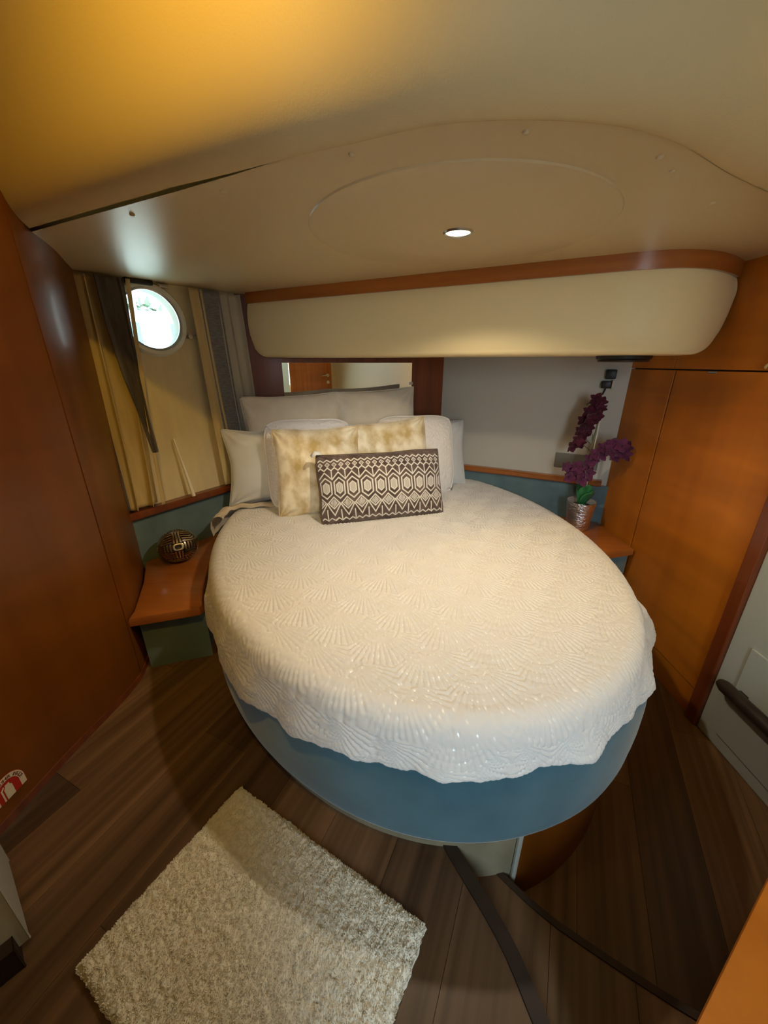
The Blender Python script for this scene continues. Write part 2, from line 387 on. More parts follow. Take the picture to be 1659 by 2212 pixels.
# a dark stain line where the lining is torn near the ledge
# ---- window_1: porthole
win = struct(empty('window_1'))
c0 = hull(*PC); ux = (hull(PC[0] + .05, PC[1]) - hull(PC[0] - .05, PC[1])).normalized(); uz = (hull(PC[0], PC[1] + .05) - hull(PC[0], PC[1] - .05)).normalized()
un = ux.cross(uz).normalized()      # points into the cabin?
if un.dot(Vector((0, 0, 1.4)) - c0) < 0: un = -un
PM = Matrix((ux.to_4d(), uz.to_4d(), un.to_4d(), (0, 0, 0, 1))).transposed()
for i in range(3): PM[i][3] = c0[i]
PM[3][0] = PM[3][1] = PM[3][2] = 0.0
def on_port(b): 
    bmesh.ops.transform(b.bm, matrix=PM, verts=b.bm.verts[:]); return b
def ring_prof(prof, n=64):
    b = MB(); b.lathe(prof + [prof[0]], n); return on_port(b)
ring_prof([(0.120, -0.055), (0.120, 0.010), (0.126, 0.022), (0.140, 0.022), (0.146, 0.014), (0.148, 0.0), (0.135, -0.055)]).build('frame', M['framewhite'], win, sm=40)
ring_prof([(0.1145, 0.004), (0.1145, 0.012), (0.120, 0.0165), (0.124, 0.012), (0.124, 0.002)]).build('seal', M['steel'], win, sm=40)
on_port(MB().lathe([(0, -0.004), (0.1195, -0.004), (0.1195, 0.002), (0, 0.002)], 48)).build('pane', M['glass'], win)
on_port(MB().box((-0.075, 0.128, 0.004), (0.030, 0.150, 0.034), 0.004)).build('hinge', M['black'], win)
on_port(MB().box((0.055, 0.126, 0.008), (0.095, 0.142, 0.030), 0.004)).build('hinge', M['steel'], win)
kb = MB(); kb.lathe([(0, 0.0), (0.007, 0.0), (0.007, 0.022), (0.012, 0.026), (0.012, 0.036), (0, 0.040)], 16, (0.143, -0.062, 0.0)); kno = on_port(kb).build('latch_knob', M['steel'], win, sm=40)
ch = MB()
for k in range(7):
    Mx = Matrix.Translation((0.158 + k * 0.0085, -0.056 + 0.0015 * k, 0.024)) @ Matrix.Rotation(PI / 2 if k % 2 else 0, 4, 'X') @ Matrix.Diagonal((1.35, .8, 1, 1))
    ch.torus(0.0042, 0.0013, Mx, 10, 5)
on_port(ch).build('latch_chain', M['steel'], kno, sm=60)

# ---- wall_head: wooden headboard bulkhead across the bow
HA = Vector((-0.70, 2.178)); HE = Vector((0.372, 2.470)); hd = (HE - HA).normalized(); hn = Vector((-hd.y, hd.x))
wall_head = struct(MB().obox(HA - hd * 0.16, HE + hd * 0.0, 0.03, 0.0, 1.66).build('wall_head', M['headwood']))
# ---- wall_starboard: white lining
SA = HE - hd * 0.02 + Vector((0.0, 0.004)); SB = Vector((1.25, 2.0035)); sd = (SB - SA).normalized(); sn = Vector((-sd.y, sd.x))
wall_starboard = struct(MB().obox(SA, SB + sd * 0.05, 0.03, 0.0, 1.66).build('wall_starboard', M['whitewall']))

# ---- wall_right, wall_back, upper ceiling and companionway
struct(MB().box((1.236, -1.22, -0.02), (1.27, 1.13, 2.09)).build('wall_right', M['creamwall']))
lw = struct(MB().box((1.222, 0.30, 0.0), (1.236, 1.098, 1.02), 0.003).build('wall_right', M['greywhite']))
MB().box((1.216, 0.36, 0.055), (1.2225, 1.022, 0.44), 0.002).build('panel', M['greywhite'], lw)
struct(MB().box((1.205, 1.098, 0.0), (1.25, 1.146, 1.66), 0.004).build('trim_3', M['darkwood']))
wall_back = struct(empty('wall_back', (0, -1.2, 0)))
bk = MB(); bk.box((-1.05, -0.04, 0.0), (-0.14, 0, 2.09)); bk.box((-0.14, -0.04, 1.90), (0.55, 0, 2.09)); bk.box((0.55, -0.04, 1.93), (1.25, 0, 2.09)); bk.box((1.195, -0.04, 0), (1.25, 0, 1.93))
bk.build('wall_lining', M['creamwall'], wall_back)
struct(MB().box((-1.06, -0.46, 0.0), (0.10, -0.42, 2.06), 0.003).build('daylight_blocker', M['creamwall']))  # unseen board added to keep the companionway daylight off the left side
dr = struct(empty('door_1', (0.56, -1.2, 0.0)))
dpan = MB().box((0.0, -0.035, 0.005), (0.634, -0.002, 1.925), 0.003).build('door_panel', M['doorwood'], dr)
h = MB(); h.lathe([(0, 0), (0.024, 0), (0.024, 0.008), (0.010, 0.012), (0.009, 0.045), (0, 0.047)], 20)
bmesh.ops.rotate(h.bm, verts=h.bm.verts[:], cent=(0, 0, 0), matrix=Matrix.Rotation(-PI / 2, 3, 'X')); bmesh.ops.translate(h.bm, verts=h.bm.verts[:], vec=(0.575, -0.002, 1.15))
h.tube([(0.575, 0.042, 1.15), (0.55, 0.044, 1.15), (0.50, 0.043, 1.148), (0.462, 0.038, 1.145)], [0.010, 0.0095, 0.009, 0.007], 10)
h.build('door_handle', M['chrome'], dpan, sm=40)
k_ = MB(); k_.lathe([(0, 0), (0.024, 0), (0.023, 0.007), (0.008, 0.009), (0.008, 0.006), (0, 0.006)], 20)
bmesh.ops.rotate(k_.bm, verts=k_.bm.verts[:], cent=(0, 0, 0), matrix=Matrix.Rotation(-PI / 2, 3, 'X')); bmesh.ops.translate(k_.bm, verts=k_.bm.verts[:], vec=(0.575, -0.002, 1.055))
k_.build('lock_rosette', M['chrome'], dpan, sm=40)
struct(MB().box((-1.06, -1.24, 2.05), (1.27, 1.0, 2.09)).build('ceiling', M['facevinyl']))
cw = MB(); cw.box((-0.6, -1.95, -0.05), (0.9, -1.91, 2.2)); cw.box((-0.64, -1.95, -0.05), (-0.6, -1.24, 2.2)); cw.box((0.9, -1.95, -0.05), (0.94, -1.24, 2.2)); cw.box((-0.64, -1.95, 2.16), (0.94, -1.20, 2.2)); cw.box((-0.64, -1.95, -0.06), (0.94, -1.2, -0.02))
struct(cw.build('wall_companionway', mat('mint_white_lining', (0.74, 0.80, 0.74), .5)))

# ---- low ceiling over the berth, rolled step face, hatch, caps
CR = [(-1.02, 1.253), (-0.88, 1.181), (-0.65, 1.066), (-0.418, 0.950), (-0.279, 0.878), (-0.145, 0.806), (-0.05, 0.768), (0.073, 0.718), (0.207, 0.705), (0.345, 0.722), (0.471, 0.775), (0.64, 0.88), (0.85, 0.99), (1.05, 1.06), (1.26, 1.10)]
Pc = interp_poly(CR, 120)
far = interp_poly([(-1.45, 1.62), (-1.2, 2.05), (-0.85, 2.45), (-0.3, 2.62), (0.4, 2.62), (0.9, 2.4), (1.3, 2.2)], 120)
rows = []
for t in np.linspace(0, 1, 10):
    rows.append([(*(lerp(far[i], Pc[i], t)), 1.64) for i in range(120)])
bmc = MB(); bmc.sheet(rows)
bmc.sheet([[(x, y, z + .03) for x, y, z in r] for r in rows])
ceil = struct(bmc.build('ceiling', M['vinyl'], sm=30))
Tc = np.gradient(Pc, axis=0); Tc /= np.linalg.norm(Tc, axis=1)[:, None]; Nc = np.stack([Tc[:, 1], -Tc[:, 0]], 1)
PROF = [(-0.010, 1.660), (-0.002, 1.648), (0.001, 1.6365), (0.005, 1.634), (0.018, 1.6375), (0.038, 1.648), (0.058, 1.667), (0.074, 1.694), (0.086, 1.73), (0.094, 1.78), (0.100, 1.85), (0.105, 1.95), (0.108, 2.06)]
rows = []
for o, z in PROF:
    row = []
    for i in range(120):
        k = 1 + 1.3 * max(0, (i / 119 - 0.55) / 0.45) ** 1.3
        fl_ = max(0.0, 1 - max(0, i / 119 - 0.27) / 0.12); zz = z + (0.0 if z > 1.645 else (fl_ * 0.011 + (1 - fl_) * 0.002 if z < 1.6385 else 0.0)) + (fl_ * 0.004 if 1.64 < z < 1.65 else 0)
        g = 1.0 if i / 119 < 0.55 else 1.0
        row.append((Pc[i][0] + Nc[i][0] * o * k, Pc[i][1] + Nc[i][1] * o * k, zz))
    rows.append(row)
fb = MB(); fb.sheet(rows)
fbo = fb.build('step_face', M['facevinyl'], ceil, sm=60)
md = fbo.modifiers.new('s', 'SUBSURF'); md.levels = 1; md.render_levels = 1
# hatch: shallow disc with a groove round it
HC = (0.187, 1.190); HR = 0.378
MB().lathe([(0, 1.6352), (0.2, 1.6352), (HR - 0.010, 1.6354), (HR - 0.004, 1.6368), (HR - 0.002, 1.640), (0, 1.640)], 96, (*HC, 0)).build('hatch_panel', M['vinyl'], ceil, sm=25)
for (x, y) in [(-0.582, 1.076), (0.211, 0.735), (-0.053, 0.80), (0.459, 0.81), (0.515, 0.86), (0.703, 1.007), (-0.321, 0.945)]:
    MB().lathe([(0, 1.636), (0.003, 1.6362), (0.0055, 1.638), (0.006, 1.640)], 14, (x, y, 0)).build('screw_cap', M['vinyl'], ceil, sm=60)

# ---- ceiling lights
def spot(parent, loc, aim, energy, color, size, blend, radius):
    l = bpy.data.lights.new('bulb', 'SPOT'); l.energy = energy; l.color = color; l.spot_size = math.radians(size); l.spot_blend = blend; l.shadow_soft_size = radius
    o = bpy.data.objects.new('bulb', l); COL.objects.link(o); o.parent = parent; o.location = loc
    o.rotation_euler = Vector(aim).to_track_quat('-Z', 'Y').to_euler()
    return o
def downlight(x, y, z, label, energy, color, size, aim=(0, 0, -1), blend=0.6):
    t = empty('ceiling_light', (x, y, z)); tag(t, label, 'light', kind='thing')
    MB().lathe([(0.031, -0.001), (0.0335, -0.0045), (0.037, -0.0045), (0.039, 0.0), (0.031, 0.004), (0.031, -0.001)], 36).build('rim', M['steel'], t, sm=50)
    MB().lathe([(0, -0.0035), (0.018, -0.0032), (0.0305, -0.0005), (0.0305, 0.004)], 32).build('lens', M['lamp'], t, sm=60)
    spot(t, (0, 0, -0.012), aim, energy, color, size, blend, 0.022)
    return t
WARM = (1.0, 0.80, 0.52)
downlight(0.192, 1.189, 1.6352, 'small round warm downlight glowing in the low hatch panel above the bed', 25.0, (1.0, 0.87, 0.66), 140, (0, 0, -1), 0.5)
downlight(-0.30, 0.32, 2.05, 'warm downlight in the raised ceiling near the left bulkhead', 26.0, (1.0, 0.60, 0.06), 125, (-0.12, 0.80, -0.62), 1.0)
downlight(0.84, 0.58, 2.05, 'warm downlight in the raised ceiling near the right wall', 20.0, (1.0, 0.60, 0.06), 115, (0.0, 0.80, -0.75), 1.0)
downlight(0.45, -0.55, 2.05, 'added unseen warm fill downlight in the raised ceiling close to the door', 1.2, (1.0, 0.78, 0.45), 150, (0, 0, -1))  # added fill lamp out of view, not an observed fitting

# ---- valance locker over the berth and the wooden cornice above it
VP = interp_poly([(-0.672, 2.136), (-0.2, 1.897), (0.3, 1.648), (0.70, 1.45), (0.82, 1.395), (0.92, 1.375), (1.02, 1.395), (1.12, 1.45), (1.205, 1.515)], 150)
Lv = np.r_[0, np.cumsum(np.linalg.norm(np.diff(VP, axis=0), axis=1))]; LT = Lv[-1]
Tv = np.gradient(VP, axis=0); Tv /= np.linalg.norm(Tv, axis=1)[:, None]; Nv = np.stack([Tv[:, 1], -Tv[:, 0]], 1)   # towards the camera
BK = np.array([0.45, 0.89])
def vbot(s):
    z = 1.346
    if s < 0.085: z += 0.085 - math.sqrt(max(0, 0.085 ** 2 - (0.085 - s) ** 2))
    e = LT - s; r = 0.20
    if e < r: z += 0.75 * (r - math.sqrt(max(0, r * r - (r - e) ** 2)))
    return z
rows = []
prof_v = [('t', 0.30), ('t', 0.0)] + [('f', a) for a in np.linspace(0.97, 0.12, 9)] + [('r', a) for a in np.linspace(0, PI / 2, 7)] + [('b', 0.12), ('b', 0.34)]
for kind, a in prof_v:
    row = []
    for i in range(150):
        zb = vbot(Lv[i]); zt = 1.592; p = VP[i]; n = Nv[i]; r = 0.022
        lim = max(0.03, min(1.0, (LT - Lv[i]) / 0.35, Lv[i] / 0.1 + 0.1))
        if kind == 't': q = p - n * (0.0 + 0) + BK * a * lim; z = zt
        elif kind == 'f': q = p + n * 0.012 * math.sin(PI * a) ** .7; z = lerp(zb, zt, a)
        elif kind == 'r': q = p - n * r * (1 - math.cos(a)) * lim; z = zb + r * (1 - math.sin(a))
        else: q = p - n * r * lim + BK * a * lim; z = zb
        row.append((q[0], q[1], z))
    rows.append(row)
vb = MB(); vb.sheet(rows)
val = vb.build('valance', M['valance'], sm=50); tag(val, 'long pale cream upholstered valance box hanging over the bed head under a wooden cornice', 'valance')
struct(wall_strip(VP + Nv * 0.010, 1.592, 1.652, 0.03).build('trim_4', M['stripwood'], sm=30))

# ================================================================== FIXED FURNITURE
# port and starboard ledge rails and padded panels
b = MB(); pts = []
def rail_profile(P, Nn, z0, z1, w):
    rows = [[(*(p), z0) for p in P], [(*(p + n * (w - .006)), z0) for p, n in zip(P, Nn)], [(*(p + n * w), z0 + .007) for p, n in zip(P, Nn)], [(*(p + n * w), z1 - .008) for p, n in zip(P, Nn)], [(*(p + n * (w - .008)), z1) for p, n in zip(P, Nn)], [(*(p), z1) for p in P]]
    return MB().sheet(rows)
s_ = np.linspace(0.20, HL - 0.01, 20); Pp = np.array([[*(HB + HD * s)] for s in s_]); Np = np.tile(np.array([0.842, -0.54]), (20, 1))
struct(rail_profile(Pp, Np, 0.688, 0.722, 0.045).build('trim_5', M['darkwood'], sm=40))
s_ = np.linspace(0.0, 0.95, 20); Ps = np.array([[*(SA + sd * s)] for s in s_]); Ns = np.tile(np.array([-sn.x, -sn.y]), (20, 1))
struct(rail_profile(Ps, Ns, 0.690, 0.722, 0.040).build('trim_6', M['stripwood'], sm=40))
pp = MB().obox(HB + HD * 0.05 - HN * 0.022, HB + HD * (HL - .01) - HN * 0.022, 0.022, 0.45, 0.690, 0.006); tag(pp.build('padded_panel', M['bluedark'], sm=40), 'grey blue suede padded panel under the dark rail behind the metal ball', 'panel')
pp = MB().obox(SA - sn * 0.02, SB - sd * 0.02 - sn * 0.02, 0.02, 0.45, 0.692, 0.006); tag(pp.build('padded_panel', M['bluedark'], sm=40), 'dark blue suede padded panel under the orange rail behind the orchid', 'panel')
# outline of the berth, shared by bed, bedspread and shelves
def in_walls(d, e):
    """keep bedding between the two hull sides that close in towards the bow"""
    return np.clip(e, -0.102 - (2.29 - d) * 1.097 + 0.042, 0.997 + (2.29 - d) * 1.063 - 0.042)
def to_xy(d, e): return AD.x * d + AE.x * e, AD.y * d + AE.y * e
CD, CE = 1.60, 0.49
def rim(th, grow=0.0, dmax=2.262):
    """outline of the berth in (d,e): th=0 head, pi foot, pi/2 right"""
    c = np.cos(th); s = np.sin(th)
    A = np.where(c > 0, 1.05, 1.135) ; B = 0.815
    d = CD + A * c; e = CE + B * s
    nd = c / A; ne = s / B; l = np.hypot(nd, ne); nd, ne = nd / l, ne / l
    d = d + nd * grow; e = e + ne * grow
    d = np.minimum(d, dmax)
    e = in_walls(d, e)
    return d, e, nd, ne
def swell(th): return np.interp(np.degrees(th) % 360, [0, 60, 85, 110, 135, 155, 180, 230, 300, 360], [0.2, 0.45, 0.80, 0.95, 0.75, 0.30, 0.08, 0.12, 0.12, 0.2])
def beside(th0, th1, ok, grow):
    d, e, nd, ne = rim(np.radians(np.linspace(th0, th1, 60)), 0.0); g = grow + 0.082 * swell(np.radians(np.linspace(th0, th1, 60)))
    x, y = to_xy(d + nd * g, e + ne * g)
    return [(float(a), float(b_)) for a, b_, dd in zip(x, y, d) if dd < 2.06 and ok(a, b_)]
# bedside shelves
def shelf(label, top_poly, base_poly, z0):
    t = empty('bedside_shelf', (0, 0, 0)); tag(t, label, 'shelf')
    MB().prism(top_poly, 0.452, 0.486, 0.010).build('shelf_top', M['shelfwood'], t, sm=40)
    o = MB().prism(base_poly, z0, 0.4525, 0.0).build('shelf_base', M['bluedark'], t); o['label'] = 'blue grey suede front'
    return t
inl = beside(200, 320, lambda x, y: y > 1.117 + 0.315 * (x + 0.895), 0.026)
xl, yl = inl[0]; fl0 = (xl - 0.004, 1.117 + 0.315 * (xl - 0.004 + 0.895))
shelf('left wooden bedside shelf with blue suede front holding the metal ball', [(-0.895, 1.117), fl0] + inl + [(-0.855, 1.885), (-1.075, 1.535), (-0.985, 1.36), (-0.905, 1.165)],
      [(-0.885, 1.150), (fl0[0], fl0[1] + 0.03)] + [p for p in inl if p[1] > fl0[1] + 0.04] + [(-0.865, 1.86), (-1.06, 1.53), (-0.975, 1.36)], 0.24)
inr = beside(130, 40, lambda x, y: y > 1.662 + 0.281 * (x - 1.205), 0.026)
xr, yr = inr[0]; fr0 = (xr + 0.004, 1.662 + 0.281 * (xr + 0.004 - 1.205))
shelf('right wooden bedside shelf with blue suede front holding the orchid pot', [(1.205, 1.662), (1.205, 1.995), (inr[-1][0] + 0.05, 2.000 + (1.205 - inr[-1][0] - 0.05) * 0.53)] + inr[::-1] + [fr0],
      [(1.202, 1.690), (1.202, 1.985), (inr[-1][0] + 0.06, 1.990 + (1.205 - inr[-1][0] - 0.06) * 0.53)] + [p for p in inr[::-1] if p[1] > fr0[1] + 0.04] + [(fr0[0], fr0[1] + 0.03)], 0.0)
# wardrobe on the right
wr = empty('wardrobe', (1.22, 1.15, 0)); tag(wr, 'tall varnished orange wood wardrobe along the right wall beside the bed', 'wardrobe')
MB().box((0.014, -0.004, 0.0), (0.04, 0.95, 1.66)).build('carcass', M['subfloor'], wr)
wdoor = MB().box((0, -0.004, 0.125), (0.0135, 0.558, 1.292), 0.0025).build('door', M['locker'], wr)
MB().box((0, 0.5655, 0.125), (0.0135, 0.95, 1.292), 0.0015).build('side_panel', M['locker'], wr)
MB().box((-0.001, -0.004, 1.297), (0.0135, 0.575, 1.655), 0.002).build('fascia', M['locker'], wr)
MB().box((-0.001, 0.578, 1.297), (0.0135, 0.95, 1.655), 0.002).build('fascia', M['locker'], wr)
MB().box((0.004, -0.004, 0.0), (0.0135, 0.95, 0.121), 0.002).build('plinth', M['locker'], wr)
MB().box((-0.004, 0.345, 1.283), (0.004, 0.385, 1.2915), 0.002).build('push_latch', M['chrome'], wdoor)
MB().tube([(-0.002, 0.16, 1.306), (-0.012, 0.15, 1.31), (-0.014, 0.13, 1.326), (-0.002, 0.115, 1.336)], 0.004, 8).build('hook', M['valance'], wr, sm=50)
# rail on the right wall
g = MB(); g.tube([(1.196, 1.052, 0.268), (1.19, 1.045, 0.268), (1.188, 1.03, 0.268), (1.188, 0.8, 0.268), (1.188, 0.45, 0.268), (1.19, 0.43, 0.268)], [0.008, 0.017, 0.022, 0.023, 0.023, 0.012], 16)
g.box((1.196, 0.5, 0.256), (1.217, 0.53, 0.280)); g.box((1.196, 0.97, 0.256), (1.217, 1.0, 0.280))
tag(g.build('grab_rail', M['blackrail'], sm=50), 'dark round ended rail low on the grey white panel at the right', 'rail')
# low cabinet at the lower right corner
lc = empty('low_cabinet', (0, 0, 0)); tag(lc, 'orange wood low cabinet corner at the lower right edge', 'cabinet')
cpoly = [(0.32, 0.166), (1.20, 0.735), (1.20, -0.45), (0.62, -0.45)]
MB().prism(cpoly, 0.425, 0.45, 0.004).build('cabinet_top', M['locker'], lc, sm=40)
MB().prism([(0.36, 0.165), (1.19, 0.70), (1.19, -0.43), (0.64, -0.43)], 0.02, 0.425).build('cabinet_body', M['locker'], lc)
# white door jamb at the lower left corner
jb = struct(empty('trim_7'))
MB().obox((-0.700, 0.404), (-0.724, 0.374), 0.20, 0.262, 2.05, 0.002, side=-0.20).build('jamb', mat('white_jamb', (0.42, 0.42, 0.38), .4), jb)
MB().obox((-0.688, 0.372), (-0.725, 0.33), 0.20, 0.24, 0.30, 0.002, side=-0.20).build('jamb_foot', M['nosing'], jb)
# things on the starboard wall
def on_star(s, off): p = SA + sd * s - sn * off; return Vector((p.x, p.y, 0))
def s_of(x): return (x - SA.x) / sd.x
sp = MB().obox(on_star(s_of(0.972), 0.0).xy, on_star(s_of(1.165), 0.0).xy, 0.010, 0.770, 0.850, 0.003, side=-0.010)
so = sp.build('socket_plate', mat('grey_socket', (0.16, 0.15, 0.12), .45)); tag(so, 'grey rectangular socket plate on the white wall behind the orchid', 'socket')
lk = empty('wall_latch', on_star(s_of(1.140), 0.0)); lk.rotation_euler = (0, 0, math.atan2(sd.y, sd.x)); tag(lk, 'small black and chrome latch high on the white wall by the wardrobe edge', 'latch')
MB().box((-0.018, -0.030, 1.245), (0.030, -0.0005, 1.290), 0.006).build('latch_plate', M['black'], lk, sm=40)
MB().box((-0.030, -0.028, 1.200), (0.016, -0.0005, 1.236), 0.006).build('latch_body', M['black'], lk, sm=40)
MB().box((0.017, -0.030, 1.196), (0.024, -0.0005, 1.240), 0.002).build('latch_strike', M['chrome'], lk)
MB().tube([(-0.006, -0.014, 1.202), (-0.010, -0.018, 1.185), (-0.016, -0.02, 1.168)], 0.004, 8).build('latch_lever', M['black'], lk, sm=40)
ds = empty('ceiling_speaker', (0.925, 1.60, 1.3455)); tag(ds, 'round black disc fitting under the valance above the orchid', 'speaker')
MB().lathe([(0, -0.020), (0.06, -0.020), (0.082, -0.018), (0.094, -0.010), (0.096, 0.0), (0, 0.0)], 40).build('disc', M['black'], ds, sm=40)
MB().torus(0.084, 0.004, Matrix.Translation((0, 0, -0.0185)), 40, 8).build('disc_ring', M['blackrail'], ds, sm=60)

# mirror on the headboard
def on_head(s, off): p = HA + hd * s - hn * off; return p
mo = empty('mirror', (0, 0, 0)); tag(mo, 'wide rectangular frameless mirror on the wooden headboard above the pillows', 'mirror')
m1 = on_head(0.153, 0.0); m2 = on_head(0.895, 0.0)
MB().obox(m1, m2, 0.006, 0.93, 1.322, 0.0015, side=-0.006).build('mirror_glass', M['mirror'], mo)
for s in (0.885,):
    p = on_head(s, 0.0); MB().obox(on_head(s - .008, .006), on_head(s + .014, .006), 0.006, 1.20, 1.215, 0.001, side=-.006).build('clip', M['steel'], mo)

# curtains
def curtain(label, sheets):
    """sheets: (part name, material, left edge, right edge, z top, z bottom, pleats, depth, stand-off); edges are (t, s) pairs down the hull"""
    t_ = empty('curtain', (0, 0, 0)); tag(t_, label, 'curtain')
    for (nm, mm, left, right, zt, zb, pleats, depth, inn, ph0) in sheets:
        nrow, ncol = 60, max(14, int(26 * pleats)); g = np.zeros((nrow, ncol, 3))
        for i in range(nrow):
            t = i / (nrow - 1); z = lerp(zt, zb, t)
            a = np.interp(t, [p[0] for p in left], [p[1] for p in left]); b_ = np.interp(t, [p[0] for p in right], [p[1] for p in right])
            for j in range(ncol):
                u = j / (ncol - 1); s = lerp(a, b_, u)
                ph = u * pleats * 2 * PI + ph0 + 0.5 * math.sin(3 * t + u * 4)
                dpt = depth * (0.5 + 0.5 * math.sin(ph) + 0.15 * math.sin(2.3 * ph + 1)) * (0.8 + 0.35 * t)
                g[i, j] = hull(s + 0.012 * math.cos(ph), z, inn + dpt)
        o = new_obj(nm, grid_mesh(nm, g), mm, t_); md_ = o.modifiers.new('thick', 'SOLIDIFY'); md_.thickness = 0.002
curtain('left curtain beside the porthole, dark brown face over tan lining', [
    ('lining', M['curtan'], [(0, 0.36), (1, 0.30)], [(0, 0.572), (0.48, 0.530), (1, 0.482)], 1.628, 0.733, 2.6, 0.034, 0.018, 1.0),
    ('face', M['curdark'], [(0, 0.455), (0.25, 0.452), (0.52, 0.462), (0.8, 0.487), (1, 0.508)], [(0, 0.577), (1, 0.515)], 1.628, 0.96, 1.6, 0.014, 0.058, 0.4),
    ('side_fold', M['curdark'], [(0, 0.33), (1, 0.27)], [(0, 0.40), (1, 0.345)], 1.628, 0.745, 0.8, 0.02, 0.050, 0.4),
    ('hem_band', M['curtan'], [(0, 0.574), (0.6, 0.512), (1, 0.480)], [(0, 0.580), (0.6, 0.520), (1, 0.490)], 1.628, 0.733, 0.5, 0.004, 0.066, 0.0)])
curtain('right curtain beside the headboard, slate ribbed face with beige folds', [
    ('edge_lining', M['curtan'], [(0, 0.815), (1, 0.803)], [(0, 0.892), (1, 0.892)], 1.632, 0.735, 0.8, 0.012, 0.040, 0.2),
    ('face', M['curgrey'], [(0, 0.886), (1, 0.886)], [(0, 0.965), (1, 0.965)], 1.632, 0.74, 0.7, 0.012, 0.034, 2.6),
    ('folds', M['curbeige'], [(0, 0.955), (1, 0.955)], [(0, 1.098), (1, 1.095)], 1.632, 0.74, 2.6, 0.040, 0.012, 0.2)])
st = MB(); a = hull(0.626, 0.996, 0.02); b2 = hull(0.640, 0.724, 0.050); st.tube([a, lerp(a, b2, .5) + Vector((0.002, 0, 0)), b2], [0.004, 0.007, 0.009], 8)
tag(st.build('curtain_wand', M['stick'], sm=50), 'thin pale stick leaning on the hull lining under the porthole', 'stick')

# ================================================================== BED
bed = empty('bed', (*de(1.5, 0.49), 0.0)); tag(bed, 'oval island bed on a blue suede base with cream and wood plinth', 'bed')
def loft(name, prof, n, m, parent, th0=0, th1=2 * PI, cap=False, sm=True):
    th = np.linspace(th0, th1, n, endpoint=not (th1 - th0 > 6.28)); rows = []
    for off, z in prof:
        d, e, nd, ne = rim(th, off * (swell(th) if (name == 'base' and off > 0) else 1.0)); x, y = to_xy(d, e); rows.append(np.stack([x, y, np.full_like(x, z)], -1))
    if cap: 
        x, y = to_xy(CD, CE); rows.append(np.tile(np.array([x, y, prof[-1][1]]), (n, 1)))
    me = grid_mesh(name, np.array(rows), wrap=(th1 - th0 > 6.28))
    o = new_obj(name, me, m, parent)
    o.matrix_parent_inverse = Matrix.Translation(-Vector(parent.location))
    return o
loft('base', [(-0.10, 0.285), (0.05, 0.285), (0.068, 0.290), (0.078, 0.302), (0.082, 0.33), (0.082, 0.39), (0.074, 0.44), (0.050, 0.48), (0.022, 0.51), (-0.005, 0.535), (-0.03, 0.548), (-0.3, 0.55)], 200, M['blue'], bed)
loft('mattress', [(-0.06, 0.545), (-0.035, 0.548), (-0.022, 0.56), (-0.02, 0.585), (-0.03, 0.602), (-0.06, 0.610), (-0.4, 0.612)], 160, mat('mattress_cloth', (0.6, 0.58, 0.53), .9), bed, cap=True)
TS = 3.18
loft('plinth', [(-0.010, 0.0), (-0.010, 0.287)], 120, M['plinth'], bed, TS, 2 * PI - .3)
loft('plinth_side', [(-0.010, 0.0), (-0.010, 0.287)], 120, M['bulkhead'], bed, 0.5, TS - 0.012)['label'] = 'orange wood side'
for a in (TS - 0.006,):
    d, e, nd, ne = rim(np.array([a]), -0.006); x, y = to_xy(d[0], e[0]); t = MB(); t.tube([(x, y, 0.0), (x, y, 0.285)], 0.007, 8); o = t.build('corner_bead', M['greywhite'], bed); o.matrix_parent_inverse = Matrix.Translation(-Vector(bed.location))
# under-sheet corner showing at the left by the pillows
sh = MB(); P_ = interp_poly([(-0.795, 1.640), (-0.805, 1.745), (-0.775, 1.815), (-0.70, 1.850), (-0.60, 1.865), (-0.53, 1.885)], 30)
rows = []
for k, (o_, z) in enumerate([(-0.004, 0.56), (-0.012, 0.60), (-0.006, 0.635), (0.012, 0.655), (0.032, 0.660), (0.046, 0.653), (0.050, 0.644)]):
    Tg = np.gradient(P_, axis=0); Tg /= np.linalg.norm(Tg, axis=1)[:, None]; Nn = np.stack([Tg[:, 1], -Tg[:, 0]], 1)
    rows.append([(P_[i][0] + Nn[i][0] * o_, P_[i][1] + Nn[i][1] * o_, z + 0.004 * math.sin(i * .9)) for i in range(30)])
sh.sheet(rows); o = sh.build('sheet', mat('beige_sheet', (0.52, 0.44, 0.33), .9, sheen=.2), bed, sm=80); o.matrix_parent_inverse = Matrix.Translation(-Vector(bed.location)); o['label'] = 'folded beige sheet corner'

